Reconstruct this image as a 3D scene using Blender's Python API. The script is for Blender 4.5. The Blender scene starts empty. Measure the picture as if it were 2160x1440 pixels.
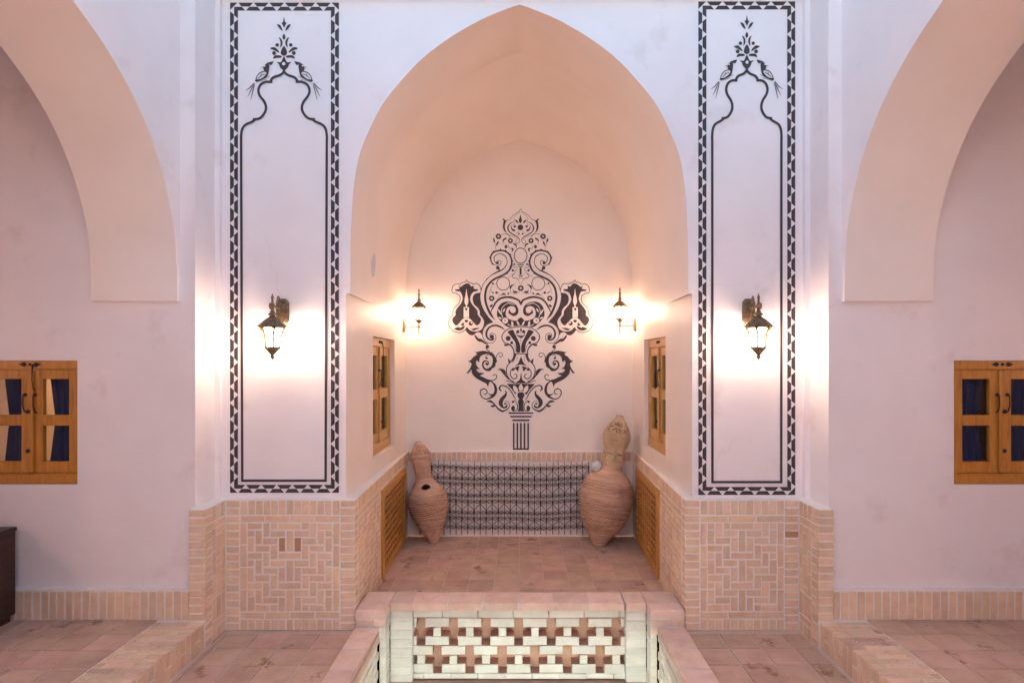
import bpy, math, random
from mathutils import Matrix, Vector
from mathutils.geometry import tessellate_polygon
random.seed(7)
R = math.radians
scene = bpy.context.scene

# ------------------------------------------------------------------ camera, sky, sun, exposure
F = 1240.0            # focal length in pixels of the 2160 px wide photograph
CX, CY, H = 1097.0, 765.0, 2.10
cd = bpy.data.cameras.new("camera")
cam = bpy.data.objects.new("camera", cd)
scene.collection.objects.link(cam)
cam.location = (0, 0, H)
cam.rotation_euler = (R(90), 0, 0)
cd.sensor_width = 36.0
cd.lens = 36.0 * F / 2160.0
cd.shift_x = -(CX - 1080.0) / 2160.0
cd.shift_y = (CY - 720.0) / 2160.0
cd.clip_start = 0.05
cd.clip_end = 500
scene.camera = cam

SUN_EL, SUN_ROT = 5.0, 15.0
world = bpy.data.worlds.new("World")
scene.world = world
world.use_nodes = True
wn = world.node_tree.nodes
bg = wn["Background"]
sky = wn.new("ShaderNodeTexSky")
sky.sky_type = 'NISHITA'
sky.sun_disc = False
sky.sun_elevation = R(SUN_EL)
sky.sun_rotation = R(SUN_ROT)
sky.dust_density = 0.6
sky.ozone_density = 2.0
world.node_tree.links.new(sky.outputs[0], bg.inputs[0])
bg.inputs[1].default_value = 0.073

sl = bpy.data.lights.new("sun", 'SUN')
sun = bpy.data.objects.new("sun", sl)
scene.collection.objects.link(sun)
sl.energy = 0.5
sl.angle = R(12)
sl.color = (1.0, 0.86, 0.72)
az = R(SUN_ROT)
sdir = Vector((math.sin(az) * math.cos(R(SUN_EL)), math.cos(az) * math.cos(R(SUN_EL)), math.sin(R(SUN_EL))))
sun.rotation_euler = (-sdir).to_track_quat('-Z', 'Y').to_euler()

vs = scene.view_settings
vs.view_transform = 'Standard'
vs.look = 'None'
vs.gamma = 1.0
vs.use_curve_mapping = False
vs.exposure = 3.9
scene.cycles.use_denoising = True
scene.cycles.max_bounces = 10
scene.cycles.diffuse_bounces = 6
scene.cycles.glossy_bounces = 3
scene.cycles.transparent_max_bounces = 8
scene.cycles.caustics_reflective = False
scene.cycles.caustics_refractive = False
scene.cycles.sample_clamp_indirect = 6.0

# ------------------------------------------------------------------ materials
def nodes_of(m):
    m.use_nodes = True
    nt = m.node_tree
    return nt, nt.nodes["Principled BSDF"]

def mat(name, cols, rough=0.7, scale=6.0, bump=0.0, bscale=60.0, rand=0.0, spec=0.3, metal=0.0,
        stains=None, coat=0.0, stretch=None, detail=5.0, wave=0.0, rough_var=0.0, cracks=0.0):
    m = bpy.data.materials.new(name)
    nt, b = nodes_of(m)
    N, Lk = nt.nodes, nt.links
    geo = N.new("ShaderNodeNewGeometry")
    pos = geo.outputs["Position"]
    if stretch:
        mp = N.new("ShaderNodeMapping")
        mp.inputs["Scale"].default_value = stretch
        Lk.new(pos, mp.inputs[0]); pos = mp.outputs[0]
    no = N.new("ShaderNodeTexNoise")
    no.inputs["Scale"].default_value = scale
    no.inputs["Detail"].default_value = detail
    no.inputs["Roughness"].default_value = 0.6
    Lk.new(pos, no.inputs["Vector"])
    fac = no.outputs["Fac"]
    ramp = N.new("ShaderNodeValToRGB")
    ramp.color_ramp.interpolation = 'LINEAR'
    els = ramp.color_ramp.elements
    k = len(cols)
    els[0].position, els[1].position = 0.3, 0.7
    els[0].color = (*cols[0], 1); els[1].color = (*cols[-1], 1)
    for i in range(1, k - 1):
        e = els.new(0.3 + 0.4 * i / (k - 1)); e.color = (*cols[i], 1)
    Lk.new(fac, ramp.inputs[0])
    col = ramp.outputs[0]
    if rand > 0:
        oi = N.new("ShaderNodeObjectInfo")
        hs = N.new("ShaderNodeHueSaturation")
        mr = N.new("ShaderNodeMapRange")
        mr.inputs["To Min"].default_value = 1 - rand; mr.inputs["To Max"].default_value = 1 + rand
        Lk.new(oi.outputs["Random"], mr.inputs["Value"])
        Lk.new(mr.outputs[0], hs.inputs["Value"])
        mul = N.new("ShaderNodeMath"); mul.operation = 'MULTIPLY'; mul.inputs[1].default_value = 37.7
        fr = N.new("ShaderNodeMath"); fr.operation = 'FRACT'
        Lk.new(oi.outputs["Random"], mul.inputs[0]); Lk.new(mul.outputs[0], fr.inputs[0])
        m2 = N.new("ShaderNodeMapRange")
        m2.inputs["To Min"].default_value = 0.5 - 0.05 * rand * 2; m2.inputs["To Max"].default_value = 0.5 + 0.05 * rand * 2
        Lk.new(fr.outputs[0], m2.inputs["Value"]); Lk.new(m2.outputs[0], hs.inputs["Hue"])
        Lk.new(col, hs.inputs["Color"]); col = hs.outputs[0]
    if stains:
        sc, lo, hi, c = stains
        n2 = N.new("ShaderNodeTexNoise")
        n2.inputs["Scale"].default_value = sc; n2.inputs["Detail"].default_value = 7
        n2.inputs["Roughness"].default_value = 0.65
        Lk.new(geo.outputs["Position"], n2.inputs["Vector"])
        mr = N.new("ShaderNodeMapRange")
        mr.inputs["From Min"].default_value = lo; mr.inputs["From Max"].default_value = hi
        Lk.new(n2.outputs["Fac"], mr.inputs["Value"])
        mx = N.new("ShaderNodeMix"); mx.data_type = 'RGBA'
        Lk.new(mr.outputs[0], mx.inputs[0]); Lk.new(col, mx.inputs[6]); mx.inputs[7].default_value = (*c, 1)
        col = mx.outputs[2]
    if cracks:
        nd = N.new("ShaderNodeTexNoise"); nd.inputs["Scale"].default_value = 2.0; nd.inputs["Detail"].default_value = 5
        Lk.new(geo.outputs["Position"], nd.inputs["Vector"])
        va = N.new("ShaderNodeVectorMath"); va.operation = 'MULTIPLY_ADD'
        va.inputs[1].default_value = (.55, .55, .55)
        Lk.new(nd.outputs["Color"], va.inputs[0]); Lk.new(geo.outputs["Position"], va.inputs[2])
        vo = N.new("ShaderNodeTexVoronoi"); vo.feature = 'DISTANCE_TO_EDGE'; vo.inputs["Scale"].default_value = .8
        Lk.new(va.outputs[0], vo.inputs["Vector"])
        r1 = N.new("ShaderNodeMapRange"); r1.inputs["From Min"].default_value = .0015; r1.inputs["From Max"].default_value = .006
        r1.inputs["To Min"].default_value = 1; r1.inputs["To Max"].default_value = 0
        Lk.new(vo.outputs["Distance"], r1.inputs["Value"])
        nm = N.new("ShaderNodeTexNoise"); nm.inputs["Scale"].default_value = .9; nm.inputs["Detail"].default_value = 3
        Lk.new(geo.outputs["Position"], nm.inputs["Vector"])
        r2 = N.new("ShaderNodeMapRange"); r2.inputs["From Min"].default_value = .50; r2.inputs["From Max"].default_value = .66
        r2.inputs["To Max"].default_value = cracks
        Lk.new(nm.outputs["Fac"], r2.inputs["Value"])
        mu = N.new("ShaderNodeMath"); mu.operation = 'MULTIPLY'
        Lk.new(r1.outputs[0], mu.inputs[0]); Lk.new(r2.outputs[0], mu.inputs[1])
        mx = N.new("ShaderNodeMix"); mx.data_type = 'RGBA'
        Lk.new(mu.outputs[0], mx.inputs[0]); Lk.new(col, mx.inputs[6]); mx.inputs[7].default_value = (.50, .40, .37, 1)
        col = mx.outputs[2]
    Lk.new(col, b.inputs["Base Color"])
    b.inputs["Roughness"].default_value = rough
    if rough_var:
        mr = N.new("ShaderNodeMapRange")
        mr.inputs["To Min"].default_value = rough - rough_var; mr.inputs["To Max"].default_value = rough + rough_var
        Lk.new(fac, mr.inputs["Value"]); Lk.new(mr.outputs[0], b.inputs["Roughness"])
    b.inputs["Specular IOR Level"].default_value = spec
    b.inputs["Metallic"].default_value = metal
    if coat: b.inputs["Coat Weight"].default_value = coat; b.inputs["Coat Roughness"].default_value = 0.15
    if bump or wave:
        nb = N.new("ShaderNodeTexNoise")
        nb.inputs["Scale"].default_value = bscale; nb.inputs["Detail"].default_value = 4
        Lk.new(pos, nb.inputs["Vector"])
        bp = N.new("ShaderNodeBump"); bp.inputs["Strength"].default_value = bump
        bp.inputs["Distance"].default_value = 0.004
        Lk.new(nb.outputs["Fac"], bp.inputs["Height"])
        if wave:
            nw = N.new("ShaderNodeTexNoise"); nw.inputs["Scale"].default_value = 2.2; nw.inputs["Detail"].default_value = 2
            Lk.new(geo.outputs["Position"], nw.inputs["Vector"])
            b2 = N.new("ShaderNodeBump"); b2.inputs["Strength"].default_value = wave; b2.inputs["Distance"].default_value = 0.03
            Lk.new(nw.outputs["Fac"], b2.inputs["Height"]); Lk.new(bp.outputs[0], b2.inputs["Normal"])
            Lk.new(b2.outputs[0], b.inputs["Normal"])
        else:
            Lk.new(bp.outputs[0], b.inputs["Normal"])
    return m

PL = mat("plaster", [(.84, .76, .755), (.88, .805, .80), (.91, .845, .84)], 0.42, 1.1, 0.2, 70, spec=0.35, wave=0.22, detail=8.0,
         stains=(2.3, .58, .80, (.75, .63, .60)), rough_var=.06, cracks=.16)
PLV = mat("warm_lit_plaster", [(.86, .755, .68), (.90, .80, .73), (.925, .835, .775)], 0.45, 1.1, 0.2, 70, spec=0.33, wave=0.22, detail=8.0, rough_var=.06)  # peach tint puts the warm bounce of the lamps into the plaster colour
PLI = mat("room_plaster", [(.66, .55, .45), (.72, .62, .50)], 0.6, 1.3)
BR = mat("buff_brick", [(.70, .49, .34), (.77, .56, .40), (.82, .63, .47)], 0.85, 9, 0.4, 120, rand=.085, spec=.2,
         stains=(9, .62, .80, (.68, .44, .31)))
BRD = mat("red_brick", [(.50, .26, .15), (.58, .32, .19)], 0.85, 9, 0.35, 120, rand=.1, spec=.2)
MO = mat("mortar", [(.82, .76, .73), (.87, .81, .78)], 0.9, 14, 0.4, 150, spec=.15)
PB = mat("tube_lit_brick", [(.62, .58, .51), (.68, .64, .57), (.72, .69, .62)], 0.8, 8, 0.3, 120, rand=.08, spec=.2)  # terracotta brick paled in colour to look lit by the tube
PM = mat("pale_mortar", [(.68, .65, .60), (.74, .71, .66)], 0.9, 14, 0.4, 150, spec=.15)
TI = mat("floor_tile", [(.50, .315, .235), (.59, .39, .295), (.66, .455, .355)], 0.72, 5, 0.3, 70, rand=.10, spec=.3,
         stains=(3.1, .60, .66, (.32, .18, .11)), rough_var=.1)
CT = mat("coping_tile", [(.69, .48, .395), (.76, .555, .46), (.82, .63, .535)], 0.75, 9, 0.3, 70, rand=.08, spec=.25)
GR = mat("grout", [(.60, .45, .37), (.68, .53, .45)], 0.9, 10, 0.3, 120)
PAINT = mat("dark_paint", [(.056, .039, .041), (.076, .055, .057)], 0.55, 20, 0.1, 90, spec=.3, stains=(7, .60, .76, (.125, .095, .095)))
WD = mat("honey_wood", [(.43, .155, .016), (.54, .215, .027), (.61, .27, .042)], 0.34, 7, 0.10, 60, spec=.4, coat=.25,
         stretch=(6, 6, .7), rough_var=.05)
WJ = mat("lamp_lit_honey_wood", [(.56, .29, .075), (.66, .37, .11), (.74, .44, .15)], 0.34, 7, 0.10, 60, spec=.4, coat=.25, stretch=(6, 6, .7), rough_var=.05)  # honey wood lightened to stand in for lamplight on the jamb windows
WH = mat("vent_wood", [(.52, .23, .05), (.62, .31, .085)], 0.42, 7, 0.1, 60, rand=.06, spec=.4, stretch=(5, 5, 1.2))
NB_ = mat("niche_shade_brick", [(.52, .30, .21), (.60, .36, .27)], 0.85, 8, 0.3, 90)  # darker brick for lattice sides and backs, shade put into the colour
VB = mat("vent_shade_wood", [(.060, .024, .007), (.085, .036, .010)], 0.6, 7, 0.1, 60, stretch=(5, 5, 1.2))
DW = mat("dark_wood", [(.045, .018, .012), (.075, .030, .018)], 0.35, 6, 0.1, 50, spec=.4, stretch=(1, 1, 6))
CL = mat("clay", [(.52, .31, .21), (.68, .43, .30), (.78, .53, .39)], 0.85, 3.2, 0.5, 60, spec=.2, stretch=(1, 1, 11), detail=8.0,
         stains=(5, .56, .78, (.44, .23, .15)))
CL2 = mat("pale_clay", [(.55, .37, .22), (.62, .44, .28), (.66, .49, .33)], 0.85, 9, 0.4, 80, spec=.2)
IR = mat("rusty_iron", [(.062, .030, .023), (.095, .048, .036)], 0.6, 30, 0.2, 120, spec=.4, metal=.2)
BZ = mat("antique_bronze", [(.14, .085, .045), (.22, .14, .075), (.32, .22, .12)], 0.48, 40, 0.1, 90, spec=.4, metal=.45)
HW = mat("dark_hardware", [(.035, .022, .018), (.06, .04, .03)], 0.45, 30, 0.1, 90, spec=.5, metal=.4)
CU = mat("blue_curtain", [(.020, .024, .10), (.036, .042, .15)], 0.85, 25, 0.3, 200, stretch=(4, 4, .5))
CW = mat("reflection_curtain", [(.62, .56, .54), (.72, .67, .65)], 0.85, 25, 0.3, 200, stretch=(4, 4, .5))  # pale cloth stands in for white reflections on the alcove panes
WR = mat("white_cloth", [(.70, .66, .64), (.80, .77, .75)], 0.9, 20, 0.5, 60)
GY = mat("grey_plate", [(.50, .52, .56), (.56, .58, .62)], 0.3, 12, 0.05, 60, spec=.5)
ST = mat("pit_stone", [(.40, .26, .20), (.48, .32, .25)], 0.8, 8, 0.3, 80)
WM = mat("white_metal", [(.75, .75, .74), (.8, .8, .79)], 0.4, 10)

def emis(name, col, strength):
    m = bpy.data.materials.new(name)
    nt, b = nodes_of(m)
    b.inputs["Base Color"].default_value = (.8, .8, .8, 1)
    b.inputs["Emission Color"].default_value = (*col, 1)
    b.inputs["Emission Strength"].default_value = strength
    return m
LAMP = emis("lit_lantern_glass", (1.0, .75, .57), 9.3)
LAMP2 = emis("lit_alcove_lantern_glass", (1.0, .67, .46), 12.5)
LAMP3 = emis("bay_fill_lantern_glass", (1.0, .61, .46), 15.0)
LAMP4 = emis("pier_fill_lantern_glass", (1.0, .66, .48), 35.0)
BULB = emis("lit_bulb", (1.0, .62, .36), 12.0)
TUBE = emis("lit_tube", (.82, 1.0, .88), 4.6)

def glass_mat(name, ior):
    m = bpy.data.materials.new(name)
    nt, b = nodes_of(m)
    N, Lk = nt.nodes, nt.links
    tr = N.new("ShaderNodeBsdfTransparent"); tr.inputs[0].default_value = (.93, .95, .95, 1)
    gl = N.new("ShaderNodeBsdfGlossy"); gl.inputs["Roughness"].default_value = 0.03
    fr = N.new("ShaderNodeFresnel"); fr.inputs[0].default_value = ior
    mx = N.new("ShaderNodeMixShader")
    Lk.new(fr.outputs[0], mx.inputs[0]); Lk.new(tr.outputs[0], mx.inputs[1]); Lk.new(gl.outputs[0], mx.inputs[2])
    Lk.new(mx.outputs[0], N["Material Output"].inputs[0])
    return m
GLASS, GLASS2 = glass_mat("window_glass", 1.25), glass_mat("alcove_window_glass", 1.6)

# ------------------------------------------------------------------ object helpers
C = scene.collection
WMX = {}
def link(o, parent, M=None):
    C.objects.link(o)
    M = M or Matrix.Identity(4)
    if parent is not None:
        o.parent = parent
        o.matrix_parent_inverse = WMX[parent.name].inverted()
    o.matrix_basis = M
    WMX[o.name] = M
    return o
def root(name, loc, label, cat, group=None):
    o = bpy.data.objects.new(name, None)
    o.empty_display_size = 0.1
    link(o, None, Matrix.Translation(loc))
    o["label"] = label; o["category"] = cat
    if group: o["group"] = group
    return o
def add(name, mesh, m, parent=None, M=None):
    if m is not None and len(mesh.materials) == 0: mesh.materials.append(m)
    return link(bpy.data.objects.new(name, mesh), parent, M)
def struct(o):
    o["kind"] = "structure"; return o

class G:
    def __init__(s): s.v, s.f = [], []
    def poly(s, pts):
        b = len(s.v); s.v += [tuple(p) for p in pts]; s.f.append(tuple(range(b, b + len(pts)))); return s
    def box(s, x0, x1, y0, y1, z0, z1, M=None):
        b = len(s.v)
        vs_ = [(x, y, z) for x in (x0, x1) for y in (y0, y1) for z in (z0, z1)]
        if M is not None: vs_ = [tuple(M @ Vector(p)) for p in vs_]
        s.v += vs_
        s.f += [tuple(b + i for i in q) for q in ((0, 1, 3, 2), (4, 6, 7, 5), (0, 4, 5, 1), (2, 3, 7, 6), (0, 2, 6, 4), (1, 5, 7, 3))]
        return s
    def bbox(s, x0, x1, y0, y1, z0, z1, b=.004, M=None):      # box with chamfered edges
        xs, ys, zs = (x0, x1), (y0, y1), (z0, z1)
        base = len(s.v); idx = {}
        for ax in range(3):
            for i in range(2):
                for j in range(2):
                    for k in range(2):
                        p = [xs[i], ys[j], zs[k]]
                        q = [(-1, 1)[1 - i] * b, (-1, 1)[1 - j] * b, (-1, 1)[1 - k] * b]
                        for a in range(3):
                            if a != ax: p[a] += q[a]
                        idx[(ax, i, j, k)] = len(s.v)
                        s.v.append(tuple(M @ Vector(p)) if M is not None else tuple(p))
        for i in range(2):
            s.f.append([idx[(0, i, *t)] for t in ((0, 0), (1, 0), (1, 1), (0, 1))])
            s.f.append([idx[(1, t[0], i, t[1])] for t in ((0, 0), (1, 0), (1, 1), (0, 1))])
            s.f.append([idx[(2, *t, i)] for t in ((0, 0), (1, 0), (1, 1), (0, 1))])
        for i in range(2):
            for j in range(2):
                s.f.append([idx[(0, i, j, 0)], idx[(0, i, j, 1)], idx[(1, i, j, 1)], idx[(1, i, j, 0)]])
                s.f.append([idx[(0, i, 0, j)], idx[(0, i, 1, j)], idx[(2, i, 1, j)], idx[(2, i, 0, j)]])
                s.f.append([idx[(1, 0, i, j)], idx[(1, 1, i, j)], idx[(2, 1, i, j)], idx[(2, 0, i, j)]])
                for k in range(2):
                    s.f.append([idx[(a, i, j, k)] for a in range(3)])
        return s
    def lathe(s, prof, n=24, M=None, closed=False, flute=0.0):
        b = len(s.v)
        for (r, z) in prof:
            for i in range(n):
                a = 2 * math.pi * i / n
                rr = r * (1 + (flute if i % 2 else -flute))
                p = Vector((rr * math.cos(a), rr * math.sin(a), z))
                s.v.append(tuple(M @ p) if M is not None else tuple(p))
        m = len(prof)
        for j in range(m - 1 + (1 if closed else 0)):
            j2 = (j + 1) % m
            for i in range(n):
                i2 = (i + 1) % n
                s.f.append((b + j * n + i, b + j * n + i2, b + j2 * n + i2, b + j2 * n + i))
        if not closed:
            s.f.append(tuple(b + i for i in range(n))[::-1])
            s.f.append(tuple(b + (m - 1) * n + i for i in range(n)))
        return s
    def tube(s, pts, r, n=6, M=None):
        pts = [Vector(p) for p in pts]
        rs = r if isinstance(r, (list, tuple)) else [r] * len(pts)
        b = len(s.v); up = None
        for k, p in enumerate(pts):
            t = (pts[min(k + 1, len(pts) - 1)] - pts[max(k - 1, 0)]).normalized()
            if up is None:
                up = Vector((0, 0, 1)) if abs(t.z) < .9 else Vector((1, 0, 0))
            u = t.cross(up)
            if u.length < 1e-6: u = t.cross(Vector((0, 1, 0)))
            u.normalize(); w = u.cross(t).normalized(); up = w
            for i in range(n):
                a = 2 * math.pi * i / n
                q = p + (u * math.cos(a) + w * math.sin(a)) * rs[k]
                s.v.append(tuple(M @ q) if M is not None else tuple(q))
        for k in range(len(pts) - 1):
            for i in range(n):
                i2 = (i + 1) % n
                s.f.append((b + k * n + i, b + k * n + i2, b + (k + 1) * n + i2, b + (k + 1) * n + i))
        s.f.append(tuple(b + i for i in range(n))[::-1])
        s.f.append(tuple(b + (len(pts) - 1) * n + i for i in range(n)))
        return s
    def mesh(s, name, smooth=False, fix=True, M=None):
        me = bpy.data.meshes.new(name)
        vv = s.v if M is None else [tuple(M @ Vector(p)) for p in s.v]
        me.from_pydata(vv, [], s.f)
        if fix:
            import bmesh
            bm = bmesh.new(); bm.from_mesh(me)
            bmesh.ops.recalc_face_normals(bm, faces=bm.faces)
            bm.to_mesh(me); bm.free()
        if smooth:
            me.polygons.foreach_set("use_smooth", [True] * len(me.polygons))
        me.update()
        return me

def PX(px, py, Y):
    return Vector(((px - CX) * Y / F, Y, H - (py - CY) * Y / F))

def crom(pts, n=6, closed=False):
    P = [Vector(p) for p in pts]; out = []
    m = len(P)
    for i in range(m if closed else m - 1):
        if closed: a, b, c, d = P[i - 1], P[i], P[(i + 1) % m], P[(i + 2) % m]
        else: a, b, c, d = P[max(i - 1, 0)], P[i], P[i + 1], P[min(i + 2, m - 1)]
        for k in range(n):
            t = k / n
            out.append(.5 * ((2 * b) + (c - a) * t + (2 * a - 5 * b + 4 * c - d) * t * t + (3 * b - a - 3 * c + d) * t ** 3))
    if not closed: out.append(P[-1])
    return out

# ---- bricks, tiles: chamfered pieces sharing mesh data
PIECES = {}
def piece_mesh(w, h, d, b, key, m, m2=None):
    k = (round(w, 3), round(h, 3), round(d, 3), key, m.name)
    if k in PIECES: return PIECES[k]
    rnd = random.Random(hash((k[0], k[1], key)) & 0xffff)
    j = lambda a: rnd.uniform(-a, a)
    x, y = w / 2, h / 2
    ja = min(.0022, .04 * min(w, h))
    V = [(-x, -y, -d), (x, -y, -d), (x, y, -d), (-x, y, -d)]
    cs = [(-x + j(ja), -y + j(ja)), (x + j(ja), -y + j(ja)), (x + j(ja), y + j(ja)), (-x + j(ja), y + j(ja))]
    V += [(p[0], p[1], -b + j(.001)) for p in cs]
    V += [(p[0] - math.copysign(b, p[0]), p[1] - math.copysign(b, p[1]), j(.0012)) for p in cs]
    Fc = [(8, 9, 10, 11)] + [(i + 4, (i + 1) % 4 + 4, (i + 1) % 4 + 8, i + 8) for i in range(4)]
    Fc += [(i, (i + 1) % 4, (i + 1) % 4 + 4, i + 4) for i in range(4)] + [(3, 2, 1, 0)]
    me = bpy.data.meshes.new("piece"); me.from_pydata(V, [], Fc); me.update()
    me.materials.append(m)
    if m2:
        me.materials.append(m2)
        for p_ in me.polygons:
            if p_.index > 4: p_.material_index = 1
    PIECES[k] = me
    return me
def piece(name, parent, m, c, u, v, n, w, h, d=.05, b=.004, jit=.0012, tilt=.004, m2=None):
    """a brick or tile whose front face centre is c, axes u (width) v (height) n (outwards)"""
    u, v, n = Vector(u), Vector(v), Vector(n)
    me = piece_mesh(w, h, d, b, random.randrange(4), m, m2)
    o = Vector(c) + n * random.uniform(-jit, jit) + u * random.uniform(-jit, jit) * .6 + v * random.uniform(-jit, jit) * .6
    M = Matrix((u, v, n)).transposed().to_4x4()
    M = Matrix.Translation(o) @ M @ Matrix.Rotation(random.uniform(-tilt, tilt), 4, 'Z')
    return add(name, me, m, parent, M)

def panel(g, us, vs_, hole, fn, depth):
    """wall slab from grid lines us, vs_; hole(i,j) -> True leaves the cell open; fn(u,v,w) -> point"""
    nu, nv = len(us) - 1, len(vs_) - 1
    ok = lambda i, j: 0 <= i < nu and 0 <= j < nv and not hole(i, j)
    for i in range(nu):
        for j in range(nv):
            if not ok(i, j): continue
            a, b, c, d = us[i], us[i + 1], vs_[j], vs_[j + 1]
            for w in (0, depth):
                g.poly([fn(a, c, w), fn(b, c, w), fn(b, d, w), fn(a, d, w)])
            if not ok(i - 1, j): g.poly([fn(a, c, 0), fn(a, d, 0), fn(a, d, depth), fn(a, c, depth)])
            if not ok(i + 1, j): g.poly([fn(b, c, 0), fn(b, d, 0), fn(b, d, depth), fn(b, c, depth)])
            if not ok(i, j - 1): g.poly([fn(a, c, 0), fn(b, c, 0), fn(b, c, depth), fn(a, c, depth)])
            if not ok(i, j + 1): g.poly([fn(a, d, 0), fn(b, d, 0), fn(b, d, depth), fn(a, d, depth)])
    return g

# ------------------------------------------------------------------ the place: key planes
YS, YP, YB = 4.38, 4.70, 7.17          # bay wall, pilaster wall, alcove back wall
YD, YPIER = 4.62, 4.315                # dado fronts
TOP = 5.7
ZD = 1.023                             # dado top
ZSP = 2.653                            # springing of the alcove arch
PF = .205                              # raised platforms
SIDE = {
    -1: dict(xw=-2.42, xs=-2.38, xd=-2.312, xp=-2.434, xa=-2.533, xb=-3.17, jf=-1.391, df=-1.296, db=-1.358, nc=11,
             win=(-3.655, -.357), step=-2.307, strip=-2.668),
    1: dict(xw=2.298, xs=2.257, xd=2.192, xp=2.303, xa=2.396, xb=3.055, jf=1.376, df=1.297, db=1.375, nc=9,
            win=(3.598, .366), step=2.195, strip=2.555),
}
WORD = {-1: "left", 1: "right"}

# ------------------------------------------------------------------ ground
fl = struct(add("courtyard_floor", G().box(-2.32, -1.10, -4, 4.75, -.08, -.006).box(1.10, 2.21, -4, 4.75, -.08, -.006)
                .box(-1.5, 1.5, 4.902, 7.3, -.08, -.006).box(-1.10, 1.10, -4, 1.2, -.08, -.006).mesh("courtyard_floor"), GR))
T = .2395
for r in range(10):                                           # alcove floor
    y1 = 7.13 - r * T
    off = (-.01 if r % 2 == 0 else -.01)
    for c in range(-6, 7):
        x0 = c * T + off
        a, b_ = max(x0, -1.385), min(x0 + T, 1.40)
        if b_ - a < .03 or y1 - T < 4.96: continue
        piece("tile", fl, TI, ((a + b_) / 2, y1 - T / 2, 0), (1, 0, 0), (0, 1, 0), (0, 0, 1), b_ - a - .009, T - .009, .03, .0025, .001, .003)
for s in (-1, 1):                                             # lower strips of floor beside the well
    for r in range(6):
        y1 = 4.60 - .03 - r * T
        for c in range(6):
            x0 = 1.30 + c * T
            b_ = min(x0 + T, abs(SIDE[s]['step']) - .012)
            if b_ - x0 < .03: continue
            piece("tile", fl, TI, (s * (x0 + b_) / 2, y1 - T / 2, 0), (1, 0, 0), (0, 1, 0), (0, 0, 1), b_ - x0 - .013, T - .013, .03, .002, .001, .004)

# raised platforms along both bays
for s in (-1, 1):
    D = SIDE[s]
    e, st = abs(D['step']), abs(D['strip'])
    g = G().box(*sorted((s * (e + .006), s * 5.7)), -4, YPIER + .10, -.07, PF - .006)
    pf = struct(add("platform", g.mesh("platform"), MO))
    for r in range(9):
        y1 = 4.345 - r * .233
        for c in range(9):
            x0 = st + .004 + c * T
            piece("tile", pf, TI, (s * (x0 + T / 2), y1 - .1165, PF), (1, 0, 0), (0, 1, 0), (0, 0, 1), T - .007, .226, .03, .002, .0008, .003)
    for r in range(22):                                       # brick edging laid across the step
        y = 4.30 - r * .0585
        if r % 2: cuts = [(e, e + .205), (e + .205, st)]
        else: cuts = [(e, e + .103), (e + .103, e + .308), (e + .308, st)]
        for a, b_ in cuts:
            if b_ - a < .03: continue
            piece("brick", pf, (TI if random.random() < (.28 if s > 0 else .08) else BR), (s * (a + b_) / 2, y - .029, PF + .001), (1, 0, 0), (0, 1, 0), (0, 0, 1), b_ - a - .008, .049, .03, .003, .0012)
        nrm = (-s, 0, 0); uu = (0, -s, 0)
        if r % 3 == 1:
            piece("brick", pf, BR, (s * e, y - .029, .152), uu, (0, 0, 1), nrm, .049, .09, .03)
            piece("brick", pf, BR, (s * e, y - .029, .052), uu, (0, 0, 1), nrm, .049, .09, .03)
        else:
            piece("brick", pf, BR, (s * e, y - .029, .102), uu, (0, 0, 1), nrm, .049, .19, .03)

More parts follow.
